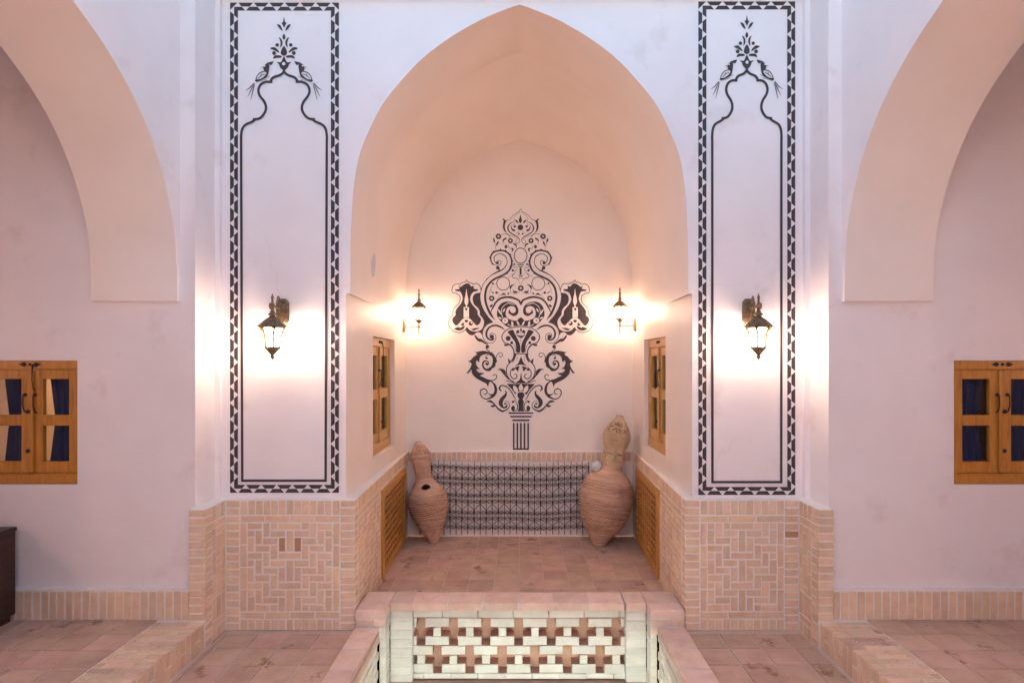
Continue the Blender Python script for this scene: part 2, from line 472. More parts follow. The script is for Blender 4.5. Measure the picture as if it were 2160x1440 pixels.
# ------------------------------------------------------------------ the bay walls (window walls left and right)
WZ0, WZ1 = 1.195, 2.118
for s in (-1, 1):
    D = SIDE[s]
    wc, hw = D['win'][0], abs(D['win'][1])
    bw = root("bay_wall", (s * 4, YS, 0), "pale pink plaster wall with a wooden window on the %s side of the courtyard" % WORD[s], "wall")
    us = sorted([D['xw'], s * 5.7, wc - hw, wc + hw])
    vz = [0.0, WZ0, WZ1, TOP]
    g = panel(G(), us, vz, lambda i, j: i == 1 and j == 1, lambda u, v, w: (u, YS + w, v), .28)
    add("plaster", g.mesh("bay_plaster"), PL, bw)
    xm = sorted((D['xp'], s * 5.69))
    add("mortar", G().box(*xm, YS - .040, YS + .01, PF - .02, .428).mesh("plinth_mortar"), MO, bw)
    x = abs(D['xp']) + .008
    while x < 5.62:
        piece("brick", bw, BR, (s * (x + .026), YS - .044, PF + .106), (1, 0, 0), (0, 0, 1), (0, -1, 0), .052, .206, .03, .004, .0015, .010)
        x += .0612
    # arcade arch that carries the bay roof
    ar = root("arcade_arch", (D['xa'], 2.5, 2.5), "broad pointed arch springing over the %s bay window" % WORD[s], "arch")
    half = crom([(4.345, 2.556), (4.335, 2.85), (4.29, 3.13), (4.15, 3.47), (3.93, 3.77), (3.64, 4.0), (3.33, 4.15), (2.95, 4.29), (2.5, 4.42)], 6)
    prof = [(p[0], p[1]) for p in half] + [(5.0 - p[0], p[1]) for p in reversed(half[:-1])]
    g = G()
    xa, xb = D['xa'], D['xb']
    for (y0, z0), (y1, z1) in zip(prof, prof[1:]):
        for x in (xa, xb): g.poly([(x, y0, z0), (x, y1, z1), (x, y1, TOP), (x, y0, TOP)])
    for x in (xa, xb):
        g.poly([(x, YS, 2.556), (x, prof[0][0], 2.556), (x, prof[0][0], TOP), (x, YS, TOP)])
        g.poly([(x, prof[-1][0], 0), (x, prof[-1][0], TOP), (x, -4, TOP), (x, -4, 0)])
    g.poly([(xa, YS, 2.556), (xb, YS, 2.556), (xb, prof[0][0], 2.556), (xa, prof[0][0], 2.556)])
    g.poly([(xa, prof[-1][0], 0), (xb, prof[-1][0], 0), (xb, prof[-1][0], 2.556), (xa, prof[-1][0], 2.556)])
    g.poly([(xa, YS, TOP), (xb, YS, TOP), (xb, -4, TOP), (xa, -4, TOP)])
    add("wall_face", g.mesh("arch_wall"), PL, ar)
    g = G()
    for (y0, z0), (y1, z1) in zip(prof, prof[1:]): g.poly([(xa, y0, z0), (xb, y0, z0), (xb, y1, z1), (xa, y1, z1)])
    me = g.mesh("arch_soffit", smooth=False)
    add("soffit", me, PLV, ar)
    # the rest of the bay, out of the frame: ceiling, far wall
    g = G().box(*sorted((D['xa'], s * 5.9)), -4.1, YS + .3, TOP, TOP + .2)
    g.box(*sorted((s * 5.7, s * 5.9)), -4.1, YS + .3, 0, TOP)
    struct(add("bay_shell", g.mesh("bay_shell"), PL))
struct(add("courtyard_end_wall", G().box(-5.9, 5.9, -4.35, -4.1, 0, TOP).mesh("courtyard_end_wall"), PL))

# ------------------------------------------------------------------ the alcove
AL = root("alcove", (0, YP, 0), "tall pointed-arch alcove with peach vault in the middle of the white wall", "alcove")
arch_px = [(356, 619), (356, 560), (355, 489), (349.5, 400), (338.4, 333), (320.6, 284), (289.5, 222), (249.5, 171), (205, 124), (147, 80), (85, 44), (40, 24), (0, 10)]
def resample(pts, n):
    P = [Vector(p) for p in pts]
    L = [0]
    for a, b in zip(P, P[1:]): L.append(L[-1] + (b - a).length)
    out = []
    for k in range(n + 1):
        d = L[-1] * k / n
        i = 0
        while i < len(L) - 2 and L[i + 1] < d: i += 1
        t = 0 if L[i + 1] == L[i] else (d - L[i]) / (L[i + 1] - L[i])
        out.append(P[i].lerp(P[i + 1], min(max(t, 0), 1)))
    return out
NA = 40
AX0 = -.006
front = resample(crom([(w * YP / F, H - (y - CY) * YP / F) for w, y in arch_px], 6), NA)
front[0] = Vector((front[0][0], ZSP))
mid_ = [Vector((p[0] + (.04 if True else 0) * (1 - k / NA), p[1] + .07 * k / NA)) for k, p in enumerate(front)]
back_px = [(239, 640), (238.5, 600), (235, 555), (224, 502), (206, 453), (188, 422), (166, 391), (113, 342), (50, 311), (0, 297)]
bk = [(w * YB / F, H - (y - CY) * YB / F) for w, y in back_px]
bk[0] = (1.385, ZSP)
back = resample(crom(bk, 6), NA)
Y1 = 5.56
def prof3(half, Y, lx, rx):
    """full profile left -> apex -> right at depth Y; lx, rx: half widths at the foot"""
    w0 = half[0][0]; out = []
    for p in half: out.append((AX0 - p[0] * lx / w0, Y, p[1]))
    for p in reversed(half[:-1]): out.append((AX0 + p[0] * rx / w0, Y, p[1]))
    return out
p0 = prof3(front, YP, 1.350, 1.350)
p1 = prof3(mid_, Y1, 1.391 + AX0, 1.376 - AX0)
p2 = prof3(back, YB + .01, 1.391 + AX0, 1.376 - AX0)
def loft(a, b, n):
    rows = [[Vector(p).lerp(Vector(q), k / n) for p, q in zip(a, b)] for k in range(n + 1)]
    g = G(); m = len(a)
    for r_ in rows: g.v += [tuple(p) for p in r_]
    for k in range(n):
        for i in range(m - 1):
            g.f.append((k * m + i, k * m + i + 1, (k + 1) * m + i + 1, (k + 1) * m + i))
    return g
me = loft(p0, p1, 3).mesh("vault_front", smooth=True); add("arch_soffit", me, PLV, AL)
me = loft(p1, p2, 4).mesh("vault_back", smooth=True); add("vault", me, PLV, AL)
# front wall with the arch opening
g = G()
XL, XR = SIDE[-1]['xs'], SIDE[1]['xs']
XLw, XRw = SIDE[-1]['xw'], SIDE[1]['xw']
JL, JR = SIDE[-1]['jf'], SIDE[1]['jf']
z0 = ZD - .03
def q(x0_, x1_, z0_, z1_, y=YP): g.poly([(x0_, y, z0_), (x1_, y, z0_), (x1_, y, z1_), (x0_, y, z1_)])
q(XL, JL, z0, ZSP); q(JR, XR, z0, ZSP)
q(XL, p0[0][0], ZSP, TOP); q(p0[-1][0], XR, ZSP, TOP)
for a, b in zip(p0, p0[1:]): g.poly([a, b, (b[0], YP, TOP), (a[0], YP, TOP)])
for xs_, xw_ in ((XL, XLw), (XR, XRw)):
    g.poly([(xs_, YP, z0), (xs_, YP, TOP), (xs_, 4.66, TOP), (xs_, 4.66, z0)])
    g.poly([(xs_, 4.66, z0), (xs_, 4.66, TOP), (xw_, 4.66, TOP), (xw_, 4.66, z0)])
# undersides of the two springing ledges
g.poly([(JL, YP, ZSP), (p0[0][0], YP, ZSP), (JL, Y1, ZSP)])
g.poly([(JR, YP, ZSP), (p0[-1][0], YP, ZSP), (JR, Y1, ZSP)])
g.poly([(XL, YP, TOP), (XR, YP, TOP), (XR, YP + .6, TOP), (XL, YP + .6, TOP)])
add("front_wall", g.mesh("front_wall", fix=False), PL, AL)
# cornice line high up
add("cornice", G().bbox(XLw + .001, XRw - .001, 4.60, YP - .001, 5.03, 5.16, .01).mesh("cornice"), PL, AL)
# jamb walls with window openings
JW = (5.56, 6.52, 1.187, 2.352)
for s in (-1, 1):
    xj = SIDE[s]['jf']
    g = panel(G(), [YP + .001, JW[0], JW[1], YB], [0, JW[2], JW[3], ZSP], lambda i, j: i == 1 and j == 1,
              lambda u, v, w: (xj + s * w, u, v), .16)
    add("jamb_wall", g.mesh("jamb_wall"), PLV, AL)
add("back_wall", G().poly([(-1.5, YB, 0), (1.5, YB, 0), (1.5, YB, 5.2), (-1.5, YB, 5.2)]).mesh("back_wall", fix=False), PLV, AL)
# low brick-topped base along the back wall
add("back_base", G().box(-1.384, 1.369, YB - .035, YB + .01, 0, .905).mesh("back_base"), PLV, AL)
add("mortar", G().box(-1.383, 1.368, YB - .040, YB + .01, .908, 1.022).mesh("back_mortar"), MO, AL)
x = -1.37
while x < 1.32:
    piece("brick", AL, BR, (x + .026, YB - .044, .966), (1, 0, 0), (0, 0, 1), (0, -1, 0), .050, .105, .02)
    x += .0605
# small oval plate set in the arch side
pv = [Vector((0, .11 * math.cos(a) * (1 if abs(math.sin(a)) < .9 else .8), .145 * math.sin(a))) for a in [2 * math.pi * i / 20 for i in range(20)]]
g = G(); g.poly([(.007, p.y * .8, p.z) for p in pv]); b0 = len(g.v)
g.v += [(0, p.y * .8, p.z) for p in pv]
g.f += [(i, (i + 1) % 20, b0 + (i + 1) % 20, b0 + i) for i in range(20)]
plate = add("oval_plate", g.mesh("oval_plate"), GY, None, Matrix.Translation((-1.3885, 5.53, 3.05)))
plate["label"] = "small grey oval plate on the left side of the arch above its ledge"; plate["category"] = "plate"

# ------------------------------------------------------------------ brick dados
def herring(par, fn, u0, u1, v0, v1, nc, nr, nrm, uu, vv, special=None):
    """basket pattern of bricks; fn(u,v) gives the point on the face"""
    pu, pv_ = (u1 - u0) / nc, (v1 - v0) / nr
    cc = nc // 2
    done = set()
    def put(c0, c1, r0, r1):
        cells = [(c, r) for c in range(c0, c1 + 1) for r in range(r0, r1 + 1) if 0 <= c < nc and 0 <= r < nr and (c, r) not in done]
        if not cells: return
        done.update(cells)
        a, b = min(c for c, _ in cells), max(c for c, _ in cells) + 1
        e, f = min(r for _, r in cells), max(r for _, r in cells) + 1
        w, h = (b - a) * pu - .010, (f - e) * pv_ - .010
        m = BRD if special and (c0, r0) in special else BR
        piece("brick", par, m, fn(u0 + (a + b) / 2 * pu, v1 - (e + f) / 2 * pv_), uu, vv, nrm, w, h, .03, .004, .0014, .008)
    for r in range(-3, nr):
        if r % 4 == 0: put(cc - 1, cc + 1, r, r)
        if r % 4 == 1: put(cc, cc, r, r + 2)
        for d in range(1, max(cc, nc - cc) + 1):
            if (r - d - 1) % 4 == 0:
                put(cc - d, cc - d, r, r + 1); put(cc + d, cc + d, r, r + 1)
            if (r - d) % 4 == 0:
                put(cc - d - 1, cc - d, r, r); put(cc + d, cc + d + 1, r, r)

def dado_face(par, fn, W, nrm, uu, vv, nc, lstack, rstack, special=None, full=True):
    """one face of the dado: soldiers, stretchers, border and basket panel; u from 0 to W, v from 0 to ZD"""
    Ht = ZD
    n = 17
    ph = Ht / n
    for (a, b) in ((0, lstack), (W - rstack, W)):
        if b - a < .02: continue
        for k in range(n):
            m = BRD if special and ('s', k) in special and a > 0 else BR
            piece("brick", par, m, fn((a + b) / 2, (k + .5) * ph), uu, vv, nrm, b - a - .008, ph - .010, .03, .004, .0016, .006)
    a, b = lstack + .002, W - rstack - .002
    ns = max(1, round((b - a) / .0585)); ps = (b - a) / ns
    for k in range(ns):
        piece("brick", par, BR, fn(a + (k + .5) * ps, Ht - .060), uu, vv, nrm, ps - .010, .108, .03, .004, .0014, .010)
        piece("brick", par, BR, fn(a + (k + .5) * ps, .045), uu, vv, nrm, ps - .010, .082, .03, .004, .0014, .010)
    nl = max(1, round((b - a) / .19)); pl_ = (b - a) / nl
    for k in range(nl):
        piece("brick", par, BR, fn(a + (k + .5) * pl_, Ht - .1475), uu, vv, nrm, pl_ - .009, .049, .03, .004, .0014, .006)
        piece("brick", par, BR, fn(a + (k + .5) * pl_, .119), uu, vv, nrm, pl_ - .009, .049, .03, .004, .0014, .006)
    v0, v1 = .148, Ht - .176
    nb = 4; pb = (v1 - v0) / nb
    for k in range(nb):
        for uc in (a + .0275, b - .0275):
            piece("brick", par, BR, fn(uc, v0 + (k + .5) * pb), uu, vv, nrm, .047, pb - .009, .03, .004, .0014, .004)
    if b - a > .14:
        herring(par, fn, a + .056, b - .056, v0, v1, nc, 12, nrm, uu, vv, special)

VENT = (5.60, 6.88, .035, .885)
for s in (-1, 1):
    D = SIDE[s]
    dd = root("brick_dado", (D['xd'], YD, 0), "buff brick dado with basket-weave panel below the %s painted panel" % WORD[s], "brickwork")
    xd, df, db, xp = D['xd'], D['df'], D['db'], D['xp']
    slope = (db - df) / (7.13 - YD)
    jx = lambda y: df + slope * (y - YD)
    e = .004
    g = G()
    # mortar body: pier, front, jamb (butted)
    a_, b_ = sorted((xp, xd)); g.box(a_ + e, b_ - e, YPIER + e, YD + .10, 0, ZD)
    a_, b_ = sorted((xd + s * .05, df + s * e)); g.box(a_, b_, YD + e, YP + .05, 0, ZD - .0005)
    ye = 7.128
    top = [(jx(YD) + s * e, YD + 2 * e), (jx(ye) + s * e, ye), (D['jf'] + s * .05, ye), (D['jf'] + s * .05, YD + 2 * e)]
    def prism(y0, y1, zz0, zz1):
        pts = [(jx(y0) + s * e, y0), (jx(y1) + s * e, y1), (D['jf'] + s * .05, y1), (D['jf'] + s * .05, y0)]
        lo = [(*p, zz0) for p in pts]; hi = [(*p, zz1) for p in pts]
        g.poly(hi); g.poly(lo)
        for i in range(4): g.poly([lo[i], lo[(i + 1) % 4], hi[(i + 1) % 4], hi[i]])
    prism(YD + 2 * e, VENT[0], 0, ZD - .001)
    prism(VENT[1], ye, 0, ZD - .001)
    prism(VENT[0], VENT[1], VENT[3], ZD - .001)
    prism(VENT[0], VENT[1], 0, VENT[2])
    add("mortar", g.mesh("dado_mortar"), MO, dd)
    # pilaster front face
    W = abs(df - xd)
    x_left = min(xd, df)
    if s < 0:
        special = {(4, 2), (6, 2)}
        dado_face(dd, lambda u, v: (x_left + u, YD, v), W, (0, -1, 0), (1, 0, 0), (0, 0, 1), 11, .108, .118, special)
    else:
        dado_face(dd, lambda u, v: (x_left + u, YD, v), W, (0, -1, 0), (1, 0, 0), (0, 0, 1), 9, .118, .112, {('s', 12)})
    # pier front: one stack of headers
    n = 14
    for k in range(n):
        ph = (ZD - PF) / n
        piece("brick", dd, BR, ((xp + xd) / 2, YPIER, PF + (k + .5) * ph), (1, 0, 0), (0, 0, 1), (0, -1, 0), abs(xp - xd) - .004, ph - .009, .03, .005, .0018, .008)
    # reveal face of the pier
    W = YD - YPIER
    nrm, uu = (-s, 0, 0), (0, -s, 0)
    fr = (lambda u, v: (xd, YD - u, v)) if s > 0 else (lambda u, v: (xd, YPIER + u, v))
    if s > 0: dado_face(dd, fr, W - .004, nrm, uu, (0, 0, 1), 1, 0, .105)
    else: dado_face(dd, fr, W - .004, nrm, uu, (0, 0, 1), 1, .105, 0)
    # jamb face, as far as the wooden vent
    ang = math.atan(slope)
    dv = Vector((math.sin(ang), math.cos(ang), 0))
    nrm = Vector((-s * math.cos(ang), s * math.sin(ang), 0))
    uu = dv if s < 0 else -dv
    Wj = VENT[0] - YD
    fj = (lambda u, v: (jx(YD + u), YD + u, v)) if s < 0 else (lambda u, v: (jx(YD + Wj - u), YD + Wj - u, v))
    dado_face(dd, fj, Wj, nrm, uu, (0, 0, 1), 13 if s < 0 else 13, .10 if s < 0 else .0, .0 if s < 0 else .10)
    k = 0                                                     # soldiers over the vent
    y = VENT[0]
    while y + .058 < 7.10:
        piece("brick", dd, BR, (jx(y + .029), y + .029, ZD - .060), uu, (0, 0, 1), nrm, .049, .108, .03, .004, .0014, .010)
        y += .0585
    # wooden lattice vent
    vt = root("lattice_vent", (jx(6.24), 6.24, 0), "honey-wood lattice vent in the %s alcove jamb beside the clay jar" % WORD[s], "vent", "lattice vents")
    Wv, Hv = VENT[1] - VENT[0], VENT[3] - VENT[2]
    Mv = Matrix((dv, Vector((0, 0, 1)), -nrm)).transposed().to_4x4()       # x along the jamb, y up, z into the wall
    Mv = Matrix.Translation((jx(VENT[0]) , VENT[0], VENT[2])) @ Mv
    g = G()
    fw = .075
    g.bbox(0, Wv, 0, fw, -.018, .03, .004, Mv); g.bbox(0, Wv, Hv - fw, Hv, -.018, .03, .004, Mv)
    g.bbox(0, fw, fw, Hv - fw, -.0175, .03, .004, Mv); g.bbox(Wv - fw, Wv, fw, Hv - fw, -.0175, .03, .004, Mv)
    g.bbox(fw - .012, Wv - fw + .012, fw - .012, fw + .006, -.024, .0, .003, Mv); g.bbox(fw - .012, Wv - fw + .012, Hv - fw - .006, Hv - fw + .012, -.024, .0, .003, Mv)
    add("frame", g.mesh("vent_frame"), WH, vt)
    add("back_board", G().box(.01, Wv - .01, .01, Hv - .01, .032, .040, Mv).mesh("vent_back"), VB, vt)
    nx, ny = 10, 10
    for i in range(1, nx):
        x = fw + (Wv - 2 * fw) * i / nx
        add("slat", G().bbox(x - .009, x + .009, fw - .002, Hv - fw + .002, -.006, .010, .002, Mv).mesh("slat"), WH, vt)
    for i in range(1, ny):
        y = fw + (Hv - 2 * fw) * i / ny
        add("slat", G().bbox(fw - .002, Wv - fw + .002, y - .008, y + .008, -.009, .007, .002, Mv).mesh("slat"), WH, vt)

# ------------------------------------------------------------------ the sunken well with pierced brick wall
WB, ZT = -.475, .160
lw = root("lattice_wall", (0, 4.75, WB), "pale brick parapet pierced with two rows of crosses at the front", "wall")
g = G()
                     # core behind the crosses is set back below
lat_u0, lat_u1 = -.868, .852
CW_, PH = .2645, .0748
yf = 4.768
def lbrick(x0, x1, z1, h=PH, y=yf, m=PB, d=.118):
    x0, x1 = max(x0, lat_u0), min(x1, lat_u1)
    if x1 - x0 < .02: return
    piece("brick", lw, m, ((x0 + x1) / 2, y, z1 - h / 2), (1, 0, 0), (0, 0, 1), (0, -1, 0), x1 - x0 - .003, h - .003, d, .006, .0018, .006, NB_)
zt = .098
xc = -.012
for k in range(-4, 5):                                        # solid course under the coping
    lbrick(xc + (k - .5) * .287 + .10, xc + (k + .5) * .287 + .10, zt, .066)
zt -= .066
for row, off in ((0, 0.0), (1, .5)):
    for c, gap in ((0, .068), (1, .198), (2, .068)):
        z1 = zt - (row * 3 + c) * PH
        for k in range(-5, 5):
            x0 = xc + (k + off) * CW_ + gap / 2
            x1 = xc + (k + 1 + off) * CW_ - gap / 2
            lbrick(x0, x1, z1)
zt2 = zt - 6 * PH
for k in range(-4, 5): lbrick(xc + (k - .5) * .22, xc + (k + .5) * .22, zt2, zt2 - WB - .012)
add("mortar", G().box(lat_u0, lat_u1, 4.885, 4.90, WB, .098).mesh("lattice_back"), NB_, lw)
for k in range(6):                                            # coping tiles
    a = -.877 + k * .2872
    piece("coping_tile", lw, CT, (a + .1436, 4.865, ZT), (1, 0, 0), (0, 1, 0), (0, 0, 1), .279, .236, .058, .006, .0012, .004)
add("coping_bed", G().box(-.872, .842, 4.757, 4.978, .096, .1565).mesh("coping_bed"), PM, lw)
for s in (-1, 1):
    xi, xo = (-1.052, -.868) if s < 0 else (.852, 1.022)      # column
    xk = (-1.292, -1.052) if s < 0 else (1.022, 1.292)        # corner block
    xn = (-1.105, -1.052) if s < 0 else (1.022, 1.075)
    g = G()
    g.box(xi + .003, xo - .003, 4.756, 4.97, WB, .158).box(xk[0] + .004, xk[1] - .004, 4.606, 4.98, .0, .160)
    g.box(xn[0] + .004, xn[1] - .004, 4.606, 4.754, WB, -.0005)
    g.box(xi, xo, 4.97, 4.981, -.0, .097)
    add("mortar", g.mesh("well_mortar"), PM, lw)
    piece("coping_tile", lw, CT, ((xi + xo) / 2, 4.865, ZT + .002), (1, 0, 0), (0, 1, 0), (0, 0, 1), xo - xi - .008, .238, .06, .006)
    piece("coping_tile", lw, CT, ((xk[0] + xk[1]) / 2, 4.868, ZT + .004), (1, 0, 0), (0, 1, 0), (0, 0, 1), xk[1] - xk[0] - .004, .236, .06, .006)
    piece("coping_tile", lw, CT, ((xk[0] + xk[1]) / 2, 4.672, ZT + .004), (1, 0, 0), (0, 1, 0), (0, 0, 1), xk[1] - xk[0] - .004, .142, .06, .006)
    z = .098
    k = 0
    while z - .0735 > WB - .03:
        piece("brick", lw, PB, ((xi + xo) / 2, 4.750, z - .0368), (1, 0, 0), (0, 0, 1), (0, -1, 0), xo - xi - .010, .063, .1, .006, .002, .008)
        z -= .0735; k += 1
    for zc in (.066, .004):
        xm = (xk[0] + xk[1]) / 2 + (.02 if zc > .03 else -.03)
        for a, b in ((xk[0], xm), (xm, xk[1])):
            piece("brick", lw, CT if zc > .03 or a == xk[0] else PB, ((a + b) / 2, 4.600, zc), (1, 0, 0), (0, 0, 1), (0, -1, 0), b - a - .007, .054, .06, .006)
    xin = xk[1] if s < 0 else xk[0]
    z, k = .096, 0
    while z - .0735 > WB - .03:                               # inner return of the corner pier and its front
        piece("brick", lw, PB, (xin, 4.677, z - .0368), (0, 1, 0) if s < 0 else (0, -1, 0), (0, 0, 1), (-s, 0, 0), .138, .063, .03, .006, .002, .008)
        if z < -.02: piece("brick", lw, PB, ((xn[0] + xn[1]) / 2, 4.601, z - .0368), (1, 0, 0), (0, 0, 1), (0, -1, 0), xn[1] - xn[0] - .006, .063, .03, .006, .002, .008)
        z -= .0735; k += 1
    # side wall of the well with its tile kerb
    sw = root("well_side_wall", (s * 1.2, 3, WB), "low tile-topped kerb running towards the viewer on the %s of the sunken well" % WORD[s], "kerb")
    xo_, xi_ = (1.292, 1.105) if s < 0 else (1.292, 1.075)
    a_, b_ = sorted((s * (xo_ - .006), s * (xi_ + .014)))
    add("mortar", G().box(a_, b_, 1.2, 4.598, WB, .030).mesh("kerb_mortar"), PM, sw)
    y = 4.597
    for k in range(8):
        ln = .34 if k == 0 else .287
        piece("coping_tile", sw, CT, (s * (xo_ + xi_) / 2, y - ln / 2, .034), (1, 0, 0), (0, 1, 0), (0, 0, 1), xo_ - xi_, ln - .009, .03, .006, .0012, .004)
        y -= ln
    for r in range(6):
        y = 4.597 - (.06 if r % 2 else 0)
        zc = -.035 - r * .0735
        while y > 2.9:
            if r in (2, 4) and int((4.6 - y) / .19) % 2 == 0: ln = .13
            else: ln = .19
            piece("brick", sw, PB, (s * xi_, y - ln / 2, zc), (0, 1, 0) if s < 0 else (0, -1, 0), (0, 0, 1), (-s, 0, 0), ln - .009, .063, .02, .006, .002, .006)
            y -= .19
struct(add("well_floor", G().box(-1.11, 1.11, 1.2, 4.90, WB - .1, WB).mesh("well_floor"), ST))
struct(add("well_end_wall", G().box(-1.10, 1.10, 1.1, 1.2, WB - .1, -.01).mesh("well_end_wall"), PM))

# ------------------------------------------------------------------ painted decoration (flat paint on the plaster)
class Paint:
    def __init__(s, Y, axis): s.Y, s.axis, s.g, s.lg, s.n = Y, axis, G(), G(), 0
    fx = 1.0
    def zoom(s, x0, y0, k, fx=1.0): s.z, s.fx = (x0, y0, k), fx
    def pt(s, p): return (s.axis + (s.z[0] + p[0] / s.z[2] - s.axis) * s.fx, s.z[1] + p[1] / s.z[2])
    def emit(s, polys, layer, mirror):
        s.n += 1
        base = {0: .0015, 1: .0062, 2: .0085}[layer] + s.n * 1.5e-5
        g = s.lg if layer == 1 else s.g
        for mir in ((0, 1) if mirror else (0,)):
            for poly in polys:
                pp = [((2 * s.axis - x) if mir else x, y) for x, y in poly]
                g.poly([tuple(PX(x, y, s.Y) + Vector((0, -base, 0))) for x, y in pp])
            base += 7e-6
    def fill(s, pts, layer=0, mirror=True, smooth=3):
        P = [s.pt(p) for p in pts]
        if smooth > 1: P = [(v[0], v[1]) for v in crom(P, smooth, True)]
        tris = tessellate_polygon([[Vector((x, y, 0)) for x, y in P]])
        s.emit([[P[i] for i in t] for t in tris], layer, mirror)
    def stroke(s, pts, w, layer=0, mirror=True, n=6):
        ws = list(w) if isinstance(w, (list, tuple)) else [w] * len(pts)
        if len(ws) != len(pts):
            ws = [ws[0] + (ws[-1] - ws[0]) * i / (len(pts) - 1) for i in range(len(pts))]
        P3 = [(*s.pt(p), ww / s.z[2]) for p, ww in zip(pts, ws)]
        Q = crom(P3, n)
        L = []
        for i, p in enumerate(Q):
            t = Q[min(i + 1, len(Q) - 1)] - Q[max(i - 1, 0)]
            l = math.hypot(t[0], t[1]) or 1
            nx, ny = -t[1] / l, t[0] / l
            h = max(p[2], .3) / 2
            L.append(((p[0] + nx * h, p[1] + ny * h), (p[0] - nx * h, p[1] - ny * h)))
        s.emit([[a[0], b[0], b[1], a[1]] for a, b in zip(L, L[1:])], layer, mirror)
    def disc(s, x, y, r, layer=0, mirror=True, ry=None):
        ry = ry or r
        s.fill([(x + r * math.cos(2 * math.pi * i / 14), y + ry * math.sin(2 * math.pi * i / 14)) for i in range(14)], layer, mirror, 1)
    def ring(s, x, y, rx, ry, w, mirror=True):
        s.stroke([(x + rx * math.cos(2 * math.pi * i / 24), y + ry * math.sin(2 * math.pi * i / 24)) for i in range(25)], w, 0, mirror, 2)
    def flower(s, x, y, r, mirror=True):
        s.fill([(x + r * (1.06 if i % 2 else .86) * math.cos(2 * math.pi * i / 16), y + r * (1.06 if i % 2 else .86) * math.sin(2 * math.pi * i / 16)) for i in range(16)], 0, mirror, 2)
        s.disc(x, y, r * .36, 1, mirror)
    def rect(s, x0, y0, x1, y1, layer=0, mirror=False): s.fill([(x0, y0), (x1, y0), (x1, y1), (x0, y1)], layer, mirror, 1)
    def build(s, name, parent, light=None):
        o = add(name, s.g.mesh(name, fix=False), PAINT, parent)
        if s.lg.v: add("light_detail", s.lg.mesh("light_detail", fix=False), light or PL, o)["kind"] = "stuff"
        return o

m = Paint(YB - .0005, 1098.4)
m.zoom(1000, 430, 9.0)
m.stroke([(880, 95), (860, 140), (800, 180), (740, 220), (700, 270), (690, 292)], 8)
m.stroke([(690, 292), (640, 305), (600, 340), (580, 410), (585, 480), (612, 545), (670, 592), (760, 622), (820, 655), (838, 690)], [8, 9, 12, 9, 9, 10, 8, 7, 6, 4])
m.stroke([(765, 345), (700, 362), (652, 420), (642, 470), (668, 530), (740, 580), (820, 622), (866, 680), (862, 722), (835, 752), (800, 740), (792, 710), (815, 682)], [6, 14, 22, 24, 20, 20, 16, 12, 9, 8, 8, 8, 5])
m.stroke([(880, 150), (830, 195), (775, 230), (757, 280), (765, 340)], 5)
m.fill([(530, 285), (560, 283), (590, 310), (618, 325), (597, 350), (582, 400), (584, 480), (605, 545), (570, 510), (553, 470), (546, 410), (560, 340), (555, 305)])
m.fill([(880, 198), (896, 265), (910, 320), (896, 350), (878, 374), (860, 350), (846, 320), (862, 265)], 0, False, 1)
m.fill([(778, 305), (815, 315), (848, 368), (800, 347)])
m.disc(880, 448, 54, 0, False)
m.fill([(715, 400), (712, 440), (738, 480), (778, 490), (772, 522), (730, 512), (704, 470), (700, 430)])
m.disc(773, 430, 22); m.stroke([(755, 420), (745, 395), (775, 370)], 6)
m.stroke([(850, 510), (830, 545), (795, 560)], 6); m.disc(850, 570, 17)
m.stroke([(525, 582), (580, 570), (640, 585), (680, 620), (690, 650)], 8)
m.flower(463, 618, 55); m.flower(690, 702, 50)
m.fill([(550, 740), (543, 690), (565, 660), (614, 640), (606, 674), (570, 692)]); m.stroke([(548, 720), (555, 750), (578, 770)], 6)
m.fill([(360, 652), (387, 670), (399, 720), (396, 745), (370, 712)]); m.fill([(467, 705), (462, 750), (424, 802), (418, 780), (435, 730)])
m.stroke([(395, 740), (408, 800), (412, 862)], 6)
m.disc(605, 815, 29); m.stroke([(600, 792), (612, 772), (640, 770)], 6)
m.stroke([(652, 780), (660, 825), (695, 872)], [4, 10, 4])
m.fill([(695, 838), (748, 845), (742, 890), (712, 918), (720, 870)]); m.fill([(730, 752), (780, 752), (811, 790), (800, 855), (790, 800)])
m.ring(884, 985, 120, 146, 16, False)
m.disc(765, 1147, 19); m.stroke([(745, 1145), (732, 1175), (755, 1207), (822, 1200)], 8)
m.rect(815, 1149, 950, 1163); m.rect(840, 1182, 925, 1198); m.rect(864, 1210, 901, 1346); m.rect(845, 1358, 922, 1373)
m.disc(735, 1262, 22); m.stroke([(750, 1275), (790, 1270), (825, 1235)], 7)
m.stroke([(790, 1295), (745, 1350), (735, 1395), (800, 1405), (862, 1440)], 6); m.stroke([(790, 1300), (640, 1402)], 6)
m.disc(868, 1400, 12)
m.stroke([(440, 1175), (370, 1150), (325, 1090), (312, 1020), (342, 950), (400, 905), (500, 885), (590, 900), (660, 950), (700, 1020), (716, 1100), (700, 1200), (650, 1280), (560, 1345), (450, 1395), (360, 1445)], [8, 16, 24, 28, 30, 30, 30, 30, 30, 30, 32, 32, 32, 32, 34, 38])
for x, y in ((300, 1020), (372, 905), (500, 868), (600, 885), (690, 960), (730, 1085), (700, 1215), (628, 1320), (345, 1140)): m.disc(x, y, 15)
m.stroke([(225, 1445), (330, 1352), (450, 1282), (540, 1245), (600, 1185), (627, 1120), (622, 1050), (595, 995), (540, 960), (490, 947), (420, 970), (380, 1020), (385, 1080), (412, 1120), (445, 1140)], [12, 12, 12, 16, 16, 13, 13, 17, 16, 13, 14, 16, 14, 14, 10])
m.stroke([(440, 1175), (490, 1160), (513, 1110), (495, 1080), (465, 1075), (436, 1098)], 11); m.disc(442, 1120, 30)
m.disc(450, 1215, 34); m.stroke([(472, 1220), (475, 1260), (440, 1295), (390, 1325)], [22, 20, 16, 8])
